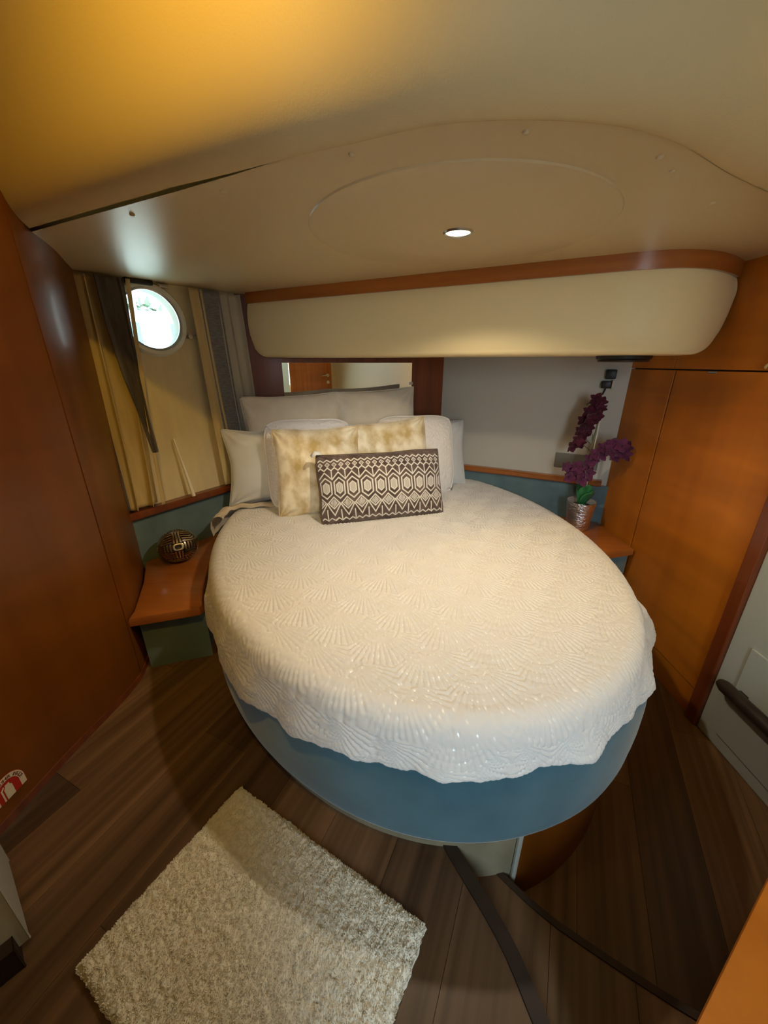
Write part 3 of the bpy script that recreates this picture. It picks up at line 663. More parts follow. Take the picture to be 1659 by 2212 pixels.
# ---- bedspread: dense cloth with stitched fans
def fans(p, q):
    """p along the axis towards the foot, q across; returns (height 0..1, stitch 0..1)"""
    Sx = 0.185; Sy = 0.0950
    H = np.zeros_like(p); ST = np.zeros_like(p); best = np.full(p.shape, 9.0)
    r0 = np.floor(p / Sy)
    for dr in range(0, 4):
        row = r0 - dr; oy = row * Sy; ox = np.where(np.mod(row, 2) == 0, 0.0, Sx / 2)
        k0 = np.round((q - ox) / Sx)
        for dk in (-1, 0, 1):
            ax = ox + (k0 + dk) * Sx
            dy = p - oy; dx = q - ax; r = np.hypot(dx, dy) + 1e-6; an = np.arctan2(dx, dy)
            ok = (np.abs(an) < 1.13) & (dy >= 0) & (r < best)
            NR = 18; w = an / 1.13 * NR / 2
            f = np.abs(w - np.round(w)) * 2          # 0 at the stitched valley .. 1 on the rib crest
            valley = np.exp(-f ** 2 / 0.085)
            ramp = np.clip(r / 0.03, 0, 1)
            h = (1 - valley * 0.95) * ramp + 0.25 * (1 - ramp)
            ring = np.abs(np.mod(r + 0.010, 0.030) - 0.015) / 0.015
            h = h - 0.35 * np.exp(-((1 - ring) / 0.22) ** 2) * (r > 0.05)
            stt = (valley > 0.85) * (np.mod(r, 0.016) < 0.0050) * (r > 0.02)
            H = np.where(ok, h, H); ST = np.where(ok, stt, ST); best = np.where(ok, r, best)
    return H, ST
NT, N1, N2, N3 = 1320, 250, 14, 40
th = np.linspace(0, 2 * PI, NT, endpoint=False)
Rr = 0.060
d0, e0, nd, ne = rim(th, -Rr)
dh, eh, _, _ = rim(th, 0.0)
rows = []; CP = []; CQ = []
for i in range(N1):
    f = (i / (N1 - 1)) ** 0.8 if i else 0.0
    d = CD + (d0 - CD) * f; e = CE + (e0 - CE) * f
    x, y = to_xy(d, e)
    z = 0.632 + 0.010 * (1 - f ** 4) * np.ones_like(x)
    rows.append(np.stack([x, y, z], -1)); CP.append(-(d - CD)); CQ.append(e - CE)
for i in range(1, N2 + 1):
    a = PI / 2 * 0.92 * i / N2; off = Rr * math.sin(a); zz = 0.632 - Rr * (1 - math.cos(a))
    d = d0 + nd * off; e = e0 + ne * off; d = np.minimum(d, 2.264)
    x, y = to_xy(d, e); rows.append(np.stack([x, y, np.full_like(x, zz)], -1))
    CP.append(-(d0 + nd * Rr * a - CD)); CQ.append(e0 + ne * Rr * a - CE)
zt = zz; offt = off
ang = th
drop = np.interp(ang, np.radians([0, 40, 70, 92, 108, 122, 133, 145, 158, 180, 205, 222, 238, 255, 275, 300, 330, 360]),
                 [0.03, 0.03, 0.05, 0.055, 0.075, 0.125, 0.160, 0.115, 0.075, 0.068, 0.072, 0.105, 0.15, 0.165, 0.14, 0.06, 0.03, 0.03])
drop = drop + 0.005 * np.sin(ang * 23 + 1) + 0.003 * np.sin(ang * 61) + 0.0015 * np.sin(ang * 140)
wave = 0.006 * np.sin(ang * 17 + 0.6) + 0.004 * np.sin(ang * 31 + 2) + 0.018 * np.exp(-((ang - 2.27) / 0.07) ** 2) - 0.012 * np.exp(-((ang - 2.42) / 0.05) ** 2) + 0.012 * np.exp(-((ang - 3.98) / 0.06) ** 2)
for i in range(1, N3 + 1):
    l = drop * i / N3; zz = zt - l * 0.93
    bo = np.interp(zz, [0.30, 0.40, 0.44, 0.48, 0.51, 0.545, 0.58], [0.084, 0.084, 0.076, 0.053, 0.026, 0.006, 0.0]) * np.maximum(swell(th), 0.12)
    o_ = offt - Rr + bo + (0.009 + np.maximum(wave, -0.004)) * np.clip(l / 0.05, 0, 1.3)
    back = np.clip((np.cos(ang)) / 0.5, 0, 1); o_ = o_ * (1 - back * 0.9)
    d = dh + nd * o_; e = eh + ne * o_; d = np.minimum(d, 2.266); e = in_walls(d, e)
    x, y = to_xy(d, e); rows.append(np.stack([x, y, zz], -1))
    CP.append(-(d0 + nd * (Rr * PI / 2 * .92 + l) - CD)); CQ.append(e0 + ne * (Rr * PI / 2 * .92 + l) - CE)
G = np.array(rows); CP = np.array(CP); CQ = np.array(CQ)
G[N1 - 20:, :, 2] += 0.0
G[..., 2] += np.where(np.arange(G.shape[0])[:, None] < N1, 0.004 * vnoise(G, 1.6, 1), 0)
H, ST = fans(CP + 3.0 * 0.16 + 0.02 * vnoise(G, 0.9, 3), CQ + 0.012 * vnoise(G, 1.1, 4))
Nh = np.stack([AD.x * nd + AE.x * ne, AD.y * nd + AE.y * ne, 0 * nd], -1)
gu = np.gradient(G, axis=0); gv = np.roll(G, -1, 1) - np.roll(G, 1, 1)
Nn = np.cross(gv, gu); Nn /= (np.linalg.norm(Nn, axis=-1, keepdims=True) + 1e-9); Nn[0] = (0, 0, 1)
Nn = np.where(Nn[..., 2:3] < -0.25, -Nn, Nn)
if Nn[N1 // 2, :, 2].mean() < 0: Nn = -Nn
kb_ = np.clip((np.arange(G.shape[0]) - N1) / (N2 + 4), 0, 1)[:, None, None] * 0.7; Nn = Nn * (1 - kb_) + Nh[None] * kb_
amp = np.full(G.shape[0], 0.0052); amp[N1 - 10:] = 0.0042; amp[-8:] *= np.linspace(1, .3, 8)
G2 = G + Nn * ((H - 0.6) * amp[:, None] + 0.0006 * vnoise(G, 60, 2))[..., None]
# rolled hem
rows_h = []
for dz, oo in ((-0.004, -0.002), (-0.004, -0.008), (0.004, -0.011)):
    t = G2[-1].copy(); t[:, 2] += dz; hx, hy = (AD.x * nd + AE.x * ne), (AD.y * nd + AE.y * ne); t[:, 0] += hx * oo; t[:, 1] += hy * oo; rows_h.append(t)
G2 = np.concatenate([G2, np.array(rows_h)]); pad = np.zeros((3, NT))
me = grid_mesh('bedspread', G2[::-1], wrap=True, attrs={'stitch': np.concatenate([ST, pad])[::-1], 'fan': np.concatenate([H, pad])[::-1]})
mq = mat('quilted_silver_white', (0.80, 0.79, 0.79), 0.75, spec=0.18, sheen=0.25, bump=0.25, bscale=700, bdist=0.001)
nt = mq.node_tree; at = nt.nodes.new('ShaderNodeAttribute'); at.attribute_name = 'stitch'; mx = nt.nodes.new('ShaderNodeMix'); mx.data_type = 'RGBA'
mx.inputs['A'].default_value = (0.74, 0.72, 0.70, 1); mx.inputs['B'].default_value = (0.92, 0.92, 0.92, 1)
bs = nt.nodes['Principled BSDF']
mr = nt.nodes.new('ShaderNodeMapRange'); mr.inputs[1].default_value = 0; mr.inputs[2].default_value = 1; mr.inputs[3].default_value = 0.75; mr.inputs[4].default_value = 0.30
ml = nt.nodes.new('ShaderNodeMath'); ml.operation = 'MULTIPLY'; ml.inputs[1].default_value = 0.40
nt.links.new(at.outputs['Fac'], mx.inputs['Factor']); nt.links.new(mx.outputs['Result'], bs.inputs['Base Color'])
nt.links.new(at.outputs['Fac'], mr.inputs[0]); nt.links.new(mr.outputs[0], bs.inputs['Roughness']); nt.links.new(at.outputs['Fac'], ml.inputs[0]); nt.links.new(ml.outputs[0], bs.inputs['Metallic'])
bspread = new_obj('bedspread', me, mq)
tag(bspread, 'silvery white quilted bedspread stitched with fans draped over the oval bed', 'bedspread')

# ================================================================== PILLOWS
def pillow_grid(w, h, t, nu, nv, pinch=0.06, pw=2.2, seed=0, wr=0.006, wf=9, corner=0.5, sag=0.0, rnd=0.06):
    """closed cushion: front and back sheets joined at the seam; returns front, back (nv,nu,3); local x width, z height, front = -y"""
    u = np.linspace(-1, 1, nu); v = np.linspace(-1, 1, nv)
    u = np.sign(u) * (1 - (1 - np.abs(u)) ** 1.15); v = np.sign(v) * (1 - (1 - np.abs(v)) ** 1.15)
    U, V = np.meshgrid(u, v)
    X = U * np.sqrt(1 - rnd * V ** 4) * w / 2 * (1 - pinch * (1 - V ** 2) * np.abs(U) ** 3)
    Z = V * np.sqrt(1 - rnd * U ** 4) * h / 2 * (1 - pinch * w / h * 0.8 * (1 - U ** 2) * np.abs(V) ** 3)
    prof = (np.clip(1 - np.abs(U) ** pw, 0, 1) * np.clip(1 - np.abs(V) ** pw, 0, 1)) ** corner
    Z = Z - sag * (1 - U ** 2) * (V > 0) * V
    P0 = np.stack([X, 0 * X, Z], -1)
    out = []
    for k, sgn in enumerate((-1, 1)):
        n = vnoise(P0 * np.array([1, 1, 1]), wf / 1.0, seed + k * 3.3) * wr * np.clip(prof * 1.6, 0, 1)
        # radial gathers near the corners
        rr = np.minimum(np.hypot(np.abs(U) - 1, np.abs(V) - 1), 1); an = np.arctan2(1 - np.abs(V), 1 - np.abs(U))
        n = n + wr * 0.9 * np.sin(an * 11 + seed) * np.exp(-(rr / 0.38) ** 2) * np.clip(prof * 3, 0, 1)
        Y = sgn * (t / 2 * prof * (1.0 if sgn < 0 else 0.8) + n)
        out.append(np.stack([X, Y, Z], -1))
    Xn = 0.003 * vnoise(P0, 5, seed + 9)
    for o in out: o[..., 2] += Xn; o[..., 0] += 0.003 * vnoise(P0, 5, seed + 12)
    return out, U, V
def pillow(name, label, m, d, e, w, h, t, lean=16, yaw=0, roll=0, zb=0.632, nu=64, nv=56, attrs_fn=None, seam_m=None, seam_r=0.003, group=None, fuzz=None, **kw):
    (F, B), U, V = pillow_grid(w, h, t, nu, nv, **kw)
    if fuzz:
        F = F.copy(); F[..., 1] -= fuzz[0] * np.abs(vnoise(F, fuzz[1], 31)) * np.clip((1 - np.abs(U)) * 8, 0, 1) * np.clip((1 - np.abs(V)) * 8, 0, 1)
    n = nu * nv
    allv = np.concatenate([F.reshape(-1, 3), B.reshape(-1, 3)])
    r = np.arange(nv - 1)[:, None]; c = np.arange(nu - 1)[None, :]
    q = np.stack([r * nu + c, r * nu + c + 1, (r + 1) * nu + c + 1, (r + 1) * nu + c], -1).reshape(-1, 4)
    q2 = q[:, ::-1] + n
    # outline
    ol = list(range(nu)) + [i * nu + nu - 1 for i in range(1, nv)] + [(nv - 1) * nu + i for i in range(nu - 2, -1, -1)] + [i * nu for i in range(nv - 2, 0, -1)]
    me = bpy.data.meshes.new('cushion')
    me.from_pydata(allv.tolist(), [], np.concatenate([q, q2]).tolist())
    smooth(me)
    if attrs_fn is not None:
        a = attrs_fn((U + 1) / 2, (V + 1) / 2); at = me.attributes.new('motif', 'FLOAT', 'POINT'); at.data.foreach_set('value', np.concatenate([a.reshape(-1), np.zeros(n)]).astype(np.float32))
    bm = bmesh.new(); bm.from_mesh(me); bmesh.ops.remove_doubles(bm, verts=bm.verts[:], dist=1e-5); bm.to_mesh(me); bm.free()
    R = Matrix.Rotation(math.atan2(AE.y, AE.x) + math.radians(yaw), 4, 'Z') @ Matrix.Rotation(math.radians(-lean), 4, 'X') @ Matrix.Rotation(math.radians(roll), 4, 'Y')
    t_ = empty(name); tag(t_, label, 'pillow', group)
    lo = min((R @ Vector(p)).z for p in allv[::3])
    x, y = de(d, e)
    t_.matrix_world = Matrix.Translation((x, y, zb - lo)) @ R
    # shift so that (d, e) is the bottom edge of the front
    sh_ = (R @ Vector((0, 0, -h / 2))); t_.location.x -= sh_.x; t_.location.y -= sh_.y
    cu_ = new_obj('cushion', me, m, t_)
    s = MB(); pts = [Vector(allv[i]) for i in ol]; pts = pts[::2] + [pts[0]]
    s.tube(pts, seam_r, 6, cap=False); s.build('seam', seam_m or m, t_, sm=80)
    return t_
M['corduroy'] = mat('beige_corduroy', (0.80, 0.72, 0.59), 0.95, spec=0.1, col2=(0.73, 0.65, 0.52), nscale=12, sheen=0.4, bump=0.35, bscale=90, bstretch=(3, 3, .25), bdist=0.003)
M['satin'] = mat('grey_satin', (0.72, 0.73, 0.72), 0.42, spec=0.45, col2=(0.65, 0.66, 0.65), nscale=5, sheen=0.2)
M['sherpa'] = mat('lilac_white_sherpa', (0.88, 0.84, 0.85), 0.95, spec=0.1, sheen=0.6, bump=0.7, bscale=160, bdist=0.004)
M['sherpa2'] = mat('cream_white_sherpa', (0.87, 0.82, 0.77), 0.95, spec=0.1, sheen=0.6, bump=0.7, bscale=160, bdist=0.004)
M['goldvelvet'] = mat('gold_velvet', (0.52, 0.37, 0.14), 0.45, spec=0.4, col2=(0.90, 0.80, 0.60), nscale=13, nstretch=(1, 1, .8), nlo=0.36, nhi=0.60, detail=10, sheen=0.6, bump=.2, bscale=60)
pillow('pillow', 'beige corduroy pillow against the headboard, left of the back pair', M['corduroy'], 2.100, 0.085, 0.52, 0.52, 0.14, lean=5, seed=1, wr=0.007, wf=5, pinch=0.09, roll=-2, zb=0.655)
pillow('pillow', 'beige corduroy pillow against the headboard, right of the back pair', M['corduroy'], 2.105, 0.545, 0.47, 0.535, 0.14, lean=5, seed=2, wr=0.007, wf=5, pinch=0.09, roll=-3, zb=0.655)
pillow('pillow', 'smooth grey satin pillow at the left end by the curtain', M['satin'], 1.985, 0.050, 0.70, 0.40, 0.15, lean=13, seed=3.7, wr=0.013, wf=5, pinch=0.12)
pillow('pillow', 'smooth grey satin pillow mostly hidden at the right end of the row', M['satin'], 2.04, 0.735, 0.66, 0.39, 0.14, lean=13, seed=4.1, wr=0.007, wf=6, pinch=0.06)
pillow('pillow', 'fluffy lilac white pillow behind the left gold pillow', M['sherpa'], 1.885, 0.135, 0.445, 0.445, 0.14, lean=15, seed=5, wr=0.004, pinch=0.03, nu=110, nv=110, fuzz=(0.008, 60), seam_r=0.006, rnd=0.22)
pillow('pillow', 'fluffy cream white pillow behind the right gold pillow', M['sherpa2'], 1.905, 0.700, 0.445, 0.44, 0.14, lean=15, seed=6, wr=0.004, pinch=0.03, nu=110, nv=110, fuzz=(0.008, 60), seam_r=0.006, rnd=0.22, roll=1)
pillow('pillow', 'mottled gold velvet pillow on the left behind the brown cushion', M['goldvelvet'], 1.755, 0.165, 0.43, 0.43, 0.14, lean=18, seed=7, wr=0.010, wf=6, pinch=0.09, nu=90, nv=90)
pillow('pillow', 'mottled gold velvet pillow on the right with raised corner', M['goldvelvet'], 1.785, 0.555, 0.43, 0.43, 0.14, lean=18, seed=8.2, wr=0.010, wf=6, pinch=0.09, nu=90, nv=90, roll=-5)
# embroidered lumbar cushion
def motif(u, v):
    u = u * 1.0; o = np.zeros_like(u); P1 = 1 / 9.6; P2 = P1 / 2; AS = 0.33 / 0.61
    def tri(x, p, ph=0.0):
        f = np.mod(x / p + ph, 1.0); return 1 - np.abs(2 * f - 1)      # 0..1..0
    def line(dist, w=0.0040): 
        return np.clip(1.5 - np.abs(dist) / w, 0, 1)
    def zig(vc, amp, p, ph=0.0, w=0.0040):
        y = vc + amp * (tri(u, p, ph) - .5) * 2
        sl = amp * 4 / p * AS
        return line((v - y) * AS / np.sqrt(1 + sl * sl), w)
    fx = (np.mod(u / P1, 1.0) - .5) * P1; fo = (np.mod(u / P1 + .5, 1.0) - .5) * P1
    f2 = (np.mod(u / P2, 1.0) - .5) * P2
    o = np.maximum(o, zig(0.905, 0.018, P2)); o = np.maximum(o, zig(0.785, 0.020, P2))
    dd = np.abs(f2) + np.abs(v - 0.848) * AS * 1.0
    o = np.maximum(o, line(dd - 0.016, 0.004)); o = np.maximum(o, (dd < 0.005) * 1.0)
    o = np.maximum(o, zig(0.690, 0.050, P1, 0.0))
    o = np.maximum(o, line(fo, 0.0035) * ((v > 0.64) & (v < 0.775)))
    # hexagons
    hv = np.abs(v - 0.520) * AS
    for k, w in ((0.040, 0.0050), (0.022, 0.004)):
        hx = np.maximum(np.abs(fx) * 1.0, (np.abs(fx) * 0.75 + (hv - k * 0.85) * 0.9))
        o = np.maximum(o, line(hx - k, w) * (hv < 0.085))
    o = np.maximum(o, line(np.mod(fx + 0.0035, 0.007) - 0.0035, 0.0022) * (np.maximum(np.abs(fx), np.abs(fx) * .75 + (hv - .0187) * .9) < 0.018))
    # diamonds
    dv = np.abs(v - 0.315) * AS; dm = np.abs(fo) + dv
    o = np.maximum(o, line(dm - 0.043, 0.0055)); o = np.maximum(o, line(np.mod(fo + 0.005, 0.010) - 0.005, 0.003) * (dm < 0.031) )
    o = np.maximum(o, zig(0.225, 0.082, P1, 0.0) * (v < 0.32))
    o = np.maximum(o, line(fx, 0.0038) * ((v > 0.085) & (v < 0.225)))
    o = np.maximum(o, zig(0.085, 0.018, P2))
    return np.clip(o, 0, 1) * (u > 0.008) * (u < 0.992) * (v > 0.03) * (v < 0.97)
mlm = mat('brown_embroidered', (0.085, 0.055, 0.045), 0.85, spec=0.2, sheen=0.3, bump=0.2, bscale=400)
nt = mlm.node_tree; at = nt.nodes.new('ShaderNodeAttribute'); at.attribute_name = 'motif'; mx = nt.nodes.new('ShaderNodeMix'); mx.data_type = 'RGBA'
tcn = [n for n in nt.nodes if n.type == 'TEX_COORD'][0]; nz = nt.nodes.new('ShaderNodeTexNoise'); nz.inputs['Scale'].default_value = 25; rr = nt.nodes.new('ShaderNodeValToRGB')
rr.color_ramp.elements[0].color = (0.070, 0.045, 0.037, 1); rr.color_ramp.elements[1].color = (0.160, 0.110, 0.092, 1); rr.color_ramp.elements[0].position = .35; rr.color_ramp.elements[1].position = .7
nt.links.new(tcn.outputs['Object'], nz.inputs['Vector']); nt.links.new(nz.outputs[0], rr.inputs[0]); nt.links.new(rr.outputs[0], mx.inputs['A'])
mx.inputs['B'].default_value = (0.80, 0.76, 0.68, 1); nt.links.new(at.outputs['Fac'], mx.inputs['Factor']); nt.links.new(mx.outputs['Result'], nt.nodes['Principled BSDF'].inputs['Base Color'])
lum = pillow('lumbar_cushion', 'oblong brown cushion embroidered with cream zigzags and diamonds in front of all pillows', mlm, 1.610, 0.435, 0.600, 0.325, 0.12, lean=20, seed=9, wr=0.006, wf=5, pinch=0.035, roll=0.0, nu=520, nv=280, attrs_fn=motif, seam_m=mat('brown_piping', (0.12, 0.075, 0.05), .8), seam_r=0.0035)
lum['category'] = 'cushion'
tg = MB(); tg.sheet([[(-0.318, -0.012, 0.160), (-0.300, -0.016, 0.180), (-0.275, -0.012, 0.176)], [(-0.312, -0.020, 0.148), (-0.292, -0.024, 0.160), (-0.268, -0.018, 0.160)]])
o = tg.build('care_tag', mat('white_tag', (.85, .85, .85), .7), lum, sm=60); o['label'] = 'white cloth tag at the corner'; o.modifiers.new('t', 'SOLIDIFY').thickness = 0.001

# ================================================================== RUG
ra, rb = Vector((-0.383, 0.701)), Vector((0.095, 0.422)); rc = Vector((-0.594, 0.371))
rx = (rb - ra); RW = rx.length; rx.normalize(); ry = -(rc - ra); RHt = ry.length; ry = Vector((-rx.y, rx.x))
rug = empty('bath_mat', (*((rb + rc) / 2), 0.24), math.atan2(rx.y, rx.x)); tag(rug, 'cream shaggy bath mat lying askew on the dark plank floor', 'rug')
nx, ny = 300, 220
X, Y = np.meshgrid(np.linspace(-.5, .5, nx), np.linspace(-.5, .5, ny)); P = np.stack([X * RW, Y * RHt, 0 * X], -1)
edge = np.minimum(np.minimum(X + .5, .5 - X) * RW, np.minimum(Y + .5, .5 - Y) * RHt)
hgt = 0.018 * np.clip(edge / 0.012, 0, 1) ** 0.5
crease = np.abs(vnoise(P, 14, 21)); cr2 = np.abs(vnoise(P, 7, 23))
hgt = hgt + np.clip(edge / .01, 0, 1) * (0.0035 * vnoise(P, 70, 20) + 0.002 * vnoise(P, 130, 22) - 0.004 * np.exp(-(crease / 0.035) ** 2) * (cr2 > .35))
P[..., 2] = np.maximum(hgt, 0.0005); P[..., 0] += 0.003 * vnoise(P, 45, 24); P[..., 1] += 0.003 * vnoise(P, 45, 25)
M['rug'] = mat('cream_chenille', (0.76, 0.73, 0.63), 0.95, spec=0.1, col2=(0.64, 0.60, 0.49), nscale=90, sheen=0.3, bump=.5, bscale=350, bdist=0.003)
new_obj('backing', grid_mesh('backing', P), M['rug'], rug)
nb = 52000
ix = RNG.integers(3, nx - 3, nb); iy = RNG.integers(2, ny - 2, nb)
ix[:2500] = RNG.choice([1, 2, nx - 3, nx - 2], 2500); iy[2500:5000] = RNG.choice([1, 2, ny - 3, ny - 2], 2500)
base = P[iy, ix]; aa = RNG.uniform(0, 2 * PI, nb); ln = RNG.uniform(0.002, 0.004, nb); wd = 0.0009
dirv = np.stack([np.cos(aa), np.sin(aa), RNG.uniform(0.5, 1.6, nb)], -1); dirv /= np.linalg.norm(dirv, axis=1)[:, None]
side = np.stack([-np.sin(aa), np.cos(aa), 0 * aa], -1) * wd
v0 = base - side - [0, 0, .001]; v1 = base + side - [0, 0, .001]; v2 = base + dirv * ln[:, None] + side * .7; v3 = base + dirv * ln[:, None] - side * .7
allv = np.stack([v0, v1, v2, v3], 1).reshape(-1, 3)
me = bpy.data.meshes.new('pile'); me.vertices.add(nb * 4); me.vertices.foreach_set('co', allv.reshape(-1).astype(np.float32)); me.loops.add(nb * 4); me.loops.foreach_set('vertex_index', np.arange(nb * 4, dtype=np.int32)); me.polygons.add(nb); me.polygons.foreach_set('loop_start', (np.arange(nb) * 4).astype(np.int32)); me.update(calc_edges=True)
pl = new_obj('pile', me, M['rug'], rug); pl['kind'] = 'stuff'

# ================================================================== SMALL THINGS
# openwork metal ball
ball = empty('openwork_ball', (-0.925, 1.553, 0.486)); tag(ball, 'antique silver openwork ball on the left bedside shelf', 'ornament')
M['pewter'] = mat('antique_pewter', (0.68, 0.58, 0.42), 0.26, metal=1.0, col2=(0.42, 0.35, 0.25), nscale=30)
BX, BZ = 0.083, 0.071
def sph(face, a, b, r=1.0):
    a = math.tan(a * PI / 4); b = math.tan(b * PI / 4); v = Vector((1, a, b)).normalized() * r
    v = [v, Vector((-v.x, -v.y, v.z)), Vector((-v.y, v.x, v.z)), Vector((v.y, -v.x, v.z)), Vector((-v.z, v.y, v.x)), Vector((v.z, v.y, -v.x))][face]
    v = Matrix.Rotation(-1.02, 3, 'Z') @ (Matrix.Rotation(-0.35, 3, 'Y') @ v)
    return Vector((v.x * BX, v.y * BX, v.z * BZ + BZ))
for f in range(6):
    for pa in range(3):
        for pb in range(3):
            if (pa, pb) == (1, 1): continue
            a0 = -1 + pa * 2 / 3; b0_ = -1 + pb * 2 / 3; hor = (pa + pb + f) % 2 == 0
            for k in range(3):
                m_ = MB(); lo = 0.06 + k * 0.21; pts_o = []; 
                rows_ = []
                for (w_, r_) in ((0.0, 0.955), (0.0, 1.0), (0.115, 1.0), (0.115, 0.955), (0.0, 0.955)):
                    row = []
                    for q in np.linspace(0.0, 0.667, 5):
                        aa_, bb_ = (a0 + q, b0_ + lo + w_) if hor else (a0 + lo + w_, b0_ + q)
                        row.append(sph(f, aa_, bb_, r_))
                    rows_.append(row)
                m_.sheet(rows_).build('slat', M['pewter'], ball, sm=50)
    m_ = MB(); rows_ = []
    for (sc, r_) in ((1.0, 0.95), (1.0, 1.01), (0.80, 1.015), (0.62, 1.0), (0.60, 0.95), (1.0, 0.95)):
        rows_.append([sph(f, 0.345 * sc * math.copysign(abs(math.cos(t)) ** .7, math.cos(t)), 0.345 * sc * .8 * math.copysign(abs(math.sin(t)) ** .7, math.sin(t)), r_) for t in np.linspace(0, 2 * PI, 25)])
    m_.sheet(rows_).build('ring', M['pewter'], ball, sm=50)
for ax in range(3):
    pts_ = []
m_ = MB(); m_.lathe([(0, 0.0), (0.030, 0.0), (0.034, 0.004), (0.030, 0.008), (0, 0.008)], 24); m_.build('foot', M['pewter'], ball, sm=40)
m_ = MB(); m_.lathe([(0.001, 0.012), (0.045, 0.025), (0.066, 0.055), (0.070, 0.071), (0.066, 0.088), (0.045, 0.118), (0.001, 0.130)], 32); m_.build('inner_shell', mat('dark_ball_inside', (0.03, 0.025, 0.02), .5), ball, sm=60)

# potted orchid
OX, OY, OZ = 1.045, 1.915, 0.486
orch = empty('potted_orchid', (OX, OY, OZ)); tag(orch, 'purple orchid with green leaves in a hammered silver pot on the right shelf', 'plant')
n = 48; prof = [(0.050, 0.0), (0.055, 0.004), (0.062, 0.06), (0.068, 0.12), (0.0715, 0.150), (0.0715, 0.156), (0.068, 0.157), (0.066, 0.150), (0.062, 0.120)]
pb_ = MB(); pb_.lathe([(0, 0.0)] + prof, n)
for v in pb_.bm.verts:
    r = math.hypot(v.co.x, v.co.y)
    if r > 0.05 and v.co.z < 0.149: v.co.x *= 1 + 0.012 * math.sin(v.co.z * 400) ; v.co.y *= 1 + 0.012 * math.sin(v.co.z * 400 + 1)
pb_.build('pot', mat('hammered_silver', (0.85, 0.83, 0.82), 0.33, metal=1.0, bump=0.9, bscale=75, bstretch=(1, 1, 1.6), bdist=0.006), orch, sm=60)
MB().lathe([(0, 0.128), (0.03, 0.131), (0.0625, 0.126)], 24).build('soil', mat('moss_soil', (0.03, 0.035, 0.015), .95, bump=.8, bscale=120, bdist=.01), orch, sm=60)
M['leaf'] = mat('orchid_leaf', (0.035, 0.17, 0.055), 0.3, spec=0.5, col2=(0.06, 0.26, 0.09), nscale=18, nstretch=(3, 3, .4))
M['stem'] = mat('orchid_stem', (0.12, 0.13, 0.05), 0.5)
M['petal'] = mat('purple_petal', (0.080, 0.010, 0.040), 0.7, spec=0.2, col2=(0.15, 0.026, 0.085), nscale=25, sheen=.4)
M['petald'] = mat('maroon_petal', (0.050, 0.004, 0.012), 0.7, spec=0.2, col2=(0.085, 0.007, 0.024), nscale=25, sheen=.3)
def leaf(az, length, width, up, droop):
    rows_ = []
    for i in range(13):
        t = i / 12; r = length * t * math.cos(up) ; z = 0.128 + length * (math.sin(up) * t - droop * t * t)
        w_ = width * math.sin(PI * min(1, t * 0.93 + 0.07)) ** 0.75
        c = Vector((math.cos(az) * r * 0.75, math.sin(az) * r * 0.75, z)); s_v = Vector((-math.sin(az), math.cos(az), 0))
        rows_.append([c + s_v * w_ * k + Vector((0, 0, 0.35 * w_ * abs(k) ** 1.5)) for k in (-1, -.5, 0, .5, 1)])
    o = MB().sheet(rows_).build('leaf', M['leaf'], orch, sm=80); o.modifiers.new('t', 'SOLIDIFY').thickness = 0.002
leaf(-1.75, 0.165, 0.036, 1.15, 0.12); leaf(-2.6, 0.15, 0.032, 1.3, 0.0); leaf(-0.9, 0.15, 0.032, 1.05, 0.2); leaf(1.6, 0.15, 0.030, 1.3, 0.05); leaf(2.7, 0.12, 0.028, 1.15, .05); leaf(-1.3, 0.14, 0.036, 0.95, 0.15)
def flower(p, size, face, m):
    """five petals and a lip about point p, looking along face"""
    face = Vector(face).normalized(); q = face.to_track_quat('Z', 'Y'); b = MB()
    for k in range(5):
        a = 2 * PI * k / 5 + random.uniform(-.15, .15); wdt = size * (0.46 if k in (1, 4) else 0.34); cup = random.uniform(0.1, 0.45); rows_ = []
        for i in range(6):
            t = i / 5; w_ = wdt * math.sin(PI * (0.12 + 0.86 * t)) ** .8
            row = []
            for kk in (-1, 0, 1):
                v = Vector((t * size, kk * w_, size * cup * t * t + 0.12 * size * (abs(kk)) + random.uniform(-.03, .03) * size)); v = Matrix.Rotation(a, 3, 'Z') @ v; row.append(Vector(p) + q @ v)
            rows_.append(row)
        b.sheet(rows_)
    fl = b.build('flower', m, orch, sm=80)
    lp = MB(); lp.lathe([(0, 0.0), (size * .13, size * .05), (size * .16, size * .16), (size * .06, size * .26), (0, size * .3)], 8)
    bmesh.ops.transform(lp.bm, matrix=Matrix.Translation(Vector(p)) @ q.to_matrix().to_4x4(), verts=lp.bm.verts[:])
    lp.build('lip', M['petald'], fl, sm=80)
    return fl
def rel(x, y, z): return (x - OX, y - OY, z - OZ)
s1 = interp_poly([rel(1.045, 1.915, 0.60), rel(1.040, 1.92, 0.80), rel(1.045, 1.925, 0.93), rel(1.055, 1.93, 1.02), rel(1.05, 1.93, 1.10), rel(1.02, 1.93, 1.15), rel(0.985, 1.93, 1.13)], 30)
MB().tube([tuple(p) for p in s1], 0.0035, 8).build('stem', M['stem'], orch, sm=60)
s2 = interp_poly([rel(1.045, 1.915, 0.60), rel(1.035, 1.91, 0.74), rel(1.02, 1.90, 0.83), rel(1.06, 1.885, 0.90), rel(1.12, 1.86, 0.95), rel(1.175, 1.845, 0.93)], 30)
MB().tube([tuple(p) for p in s2], 0.0035, 8).build('stem', M['stem'], orch, sm=60)
MB().tube([rel(1.062, 1.93, .60), rel(1.066, 1.935, 0.85), rel(1.070, 1.94, 1.08)], 0.003, 8).build('support_stake', M['stick'], orch, sm=60)
for zz, dx in ((0.905, -0.035), (0.935, -0.03), (0.96, 0.0)):
    MB().tube([rel(1.043, 1.924, zz), rel(1.043 + dx - .005, 1.92, zz + 0.03)], 0.0022, 6).build('twig', M['stem'], orch, sm=60)
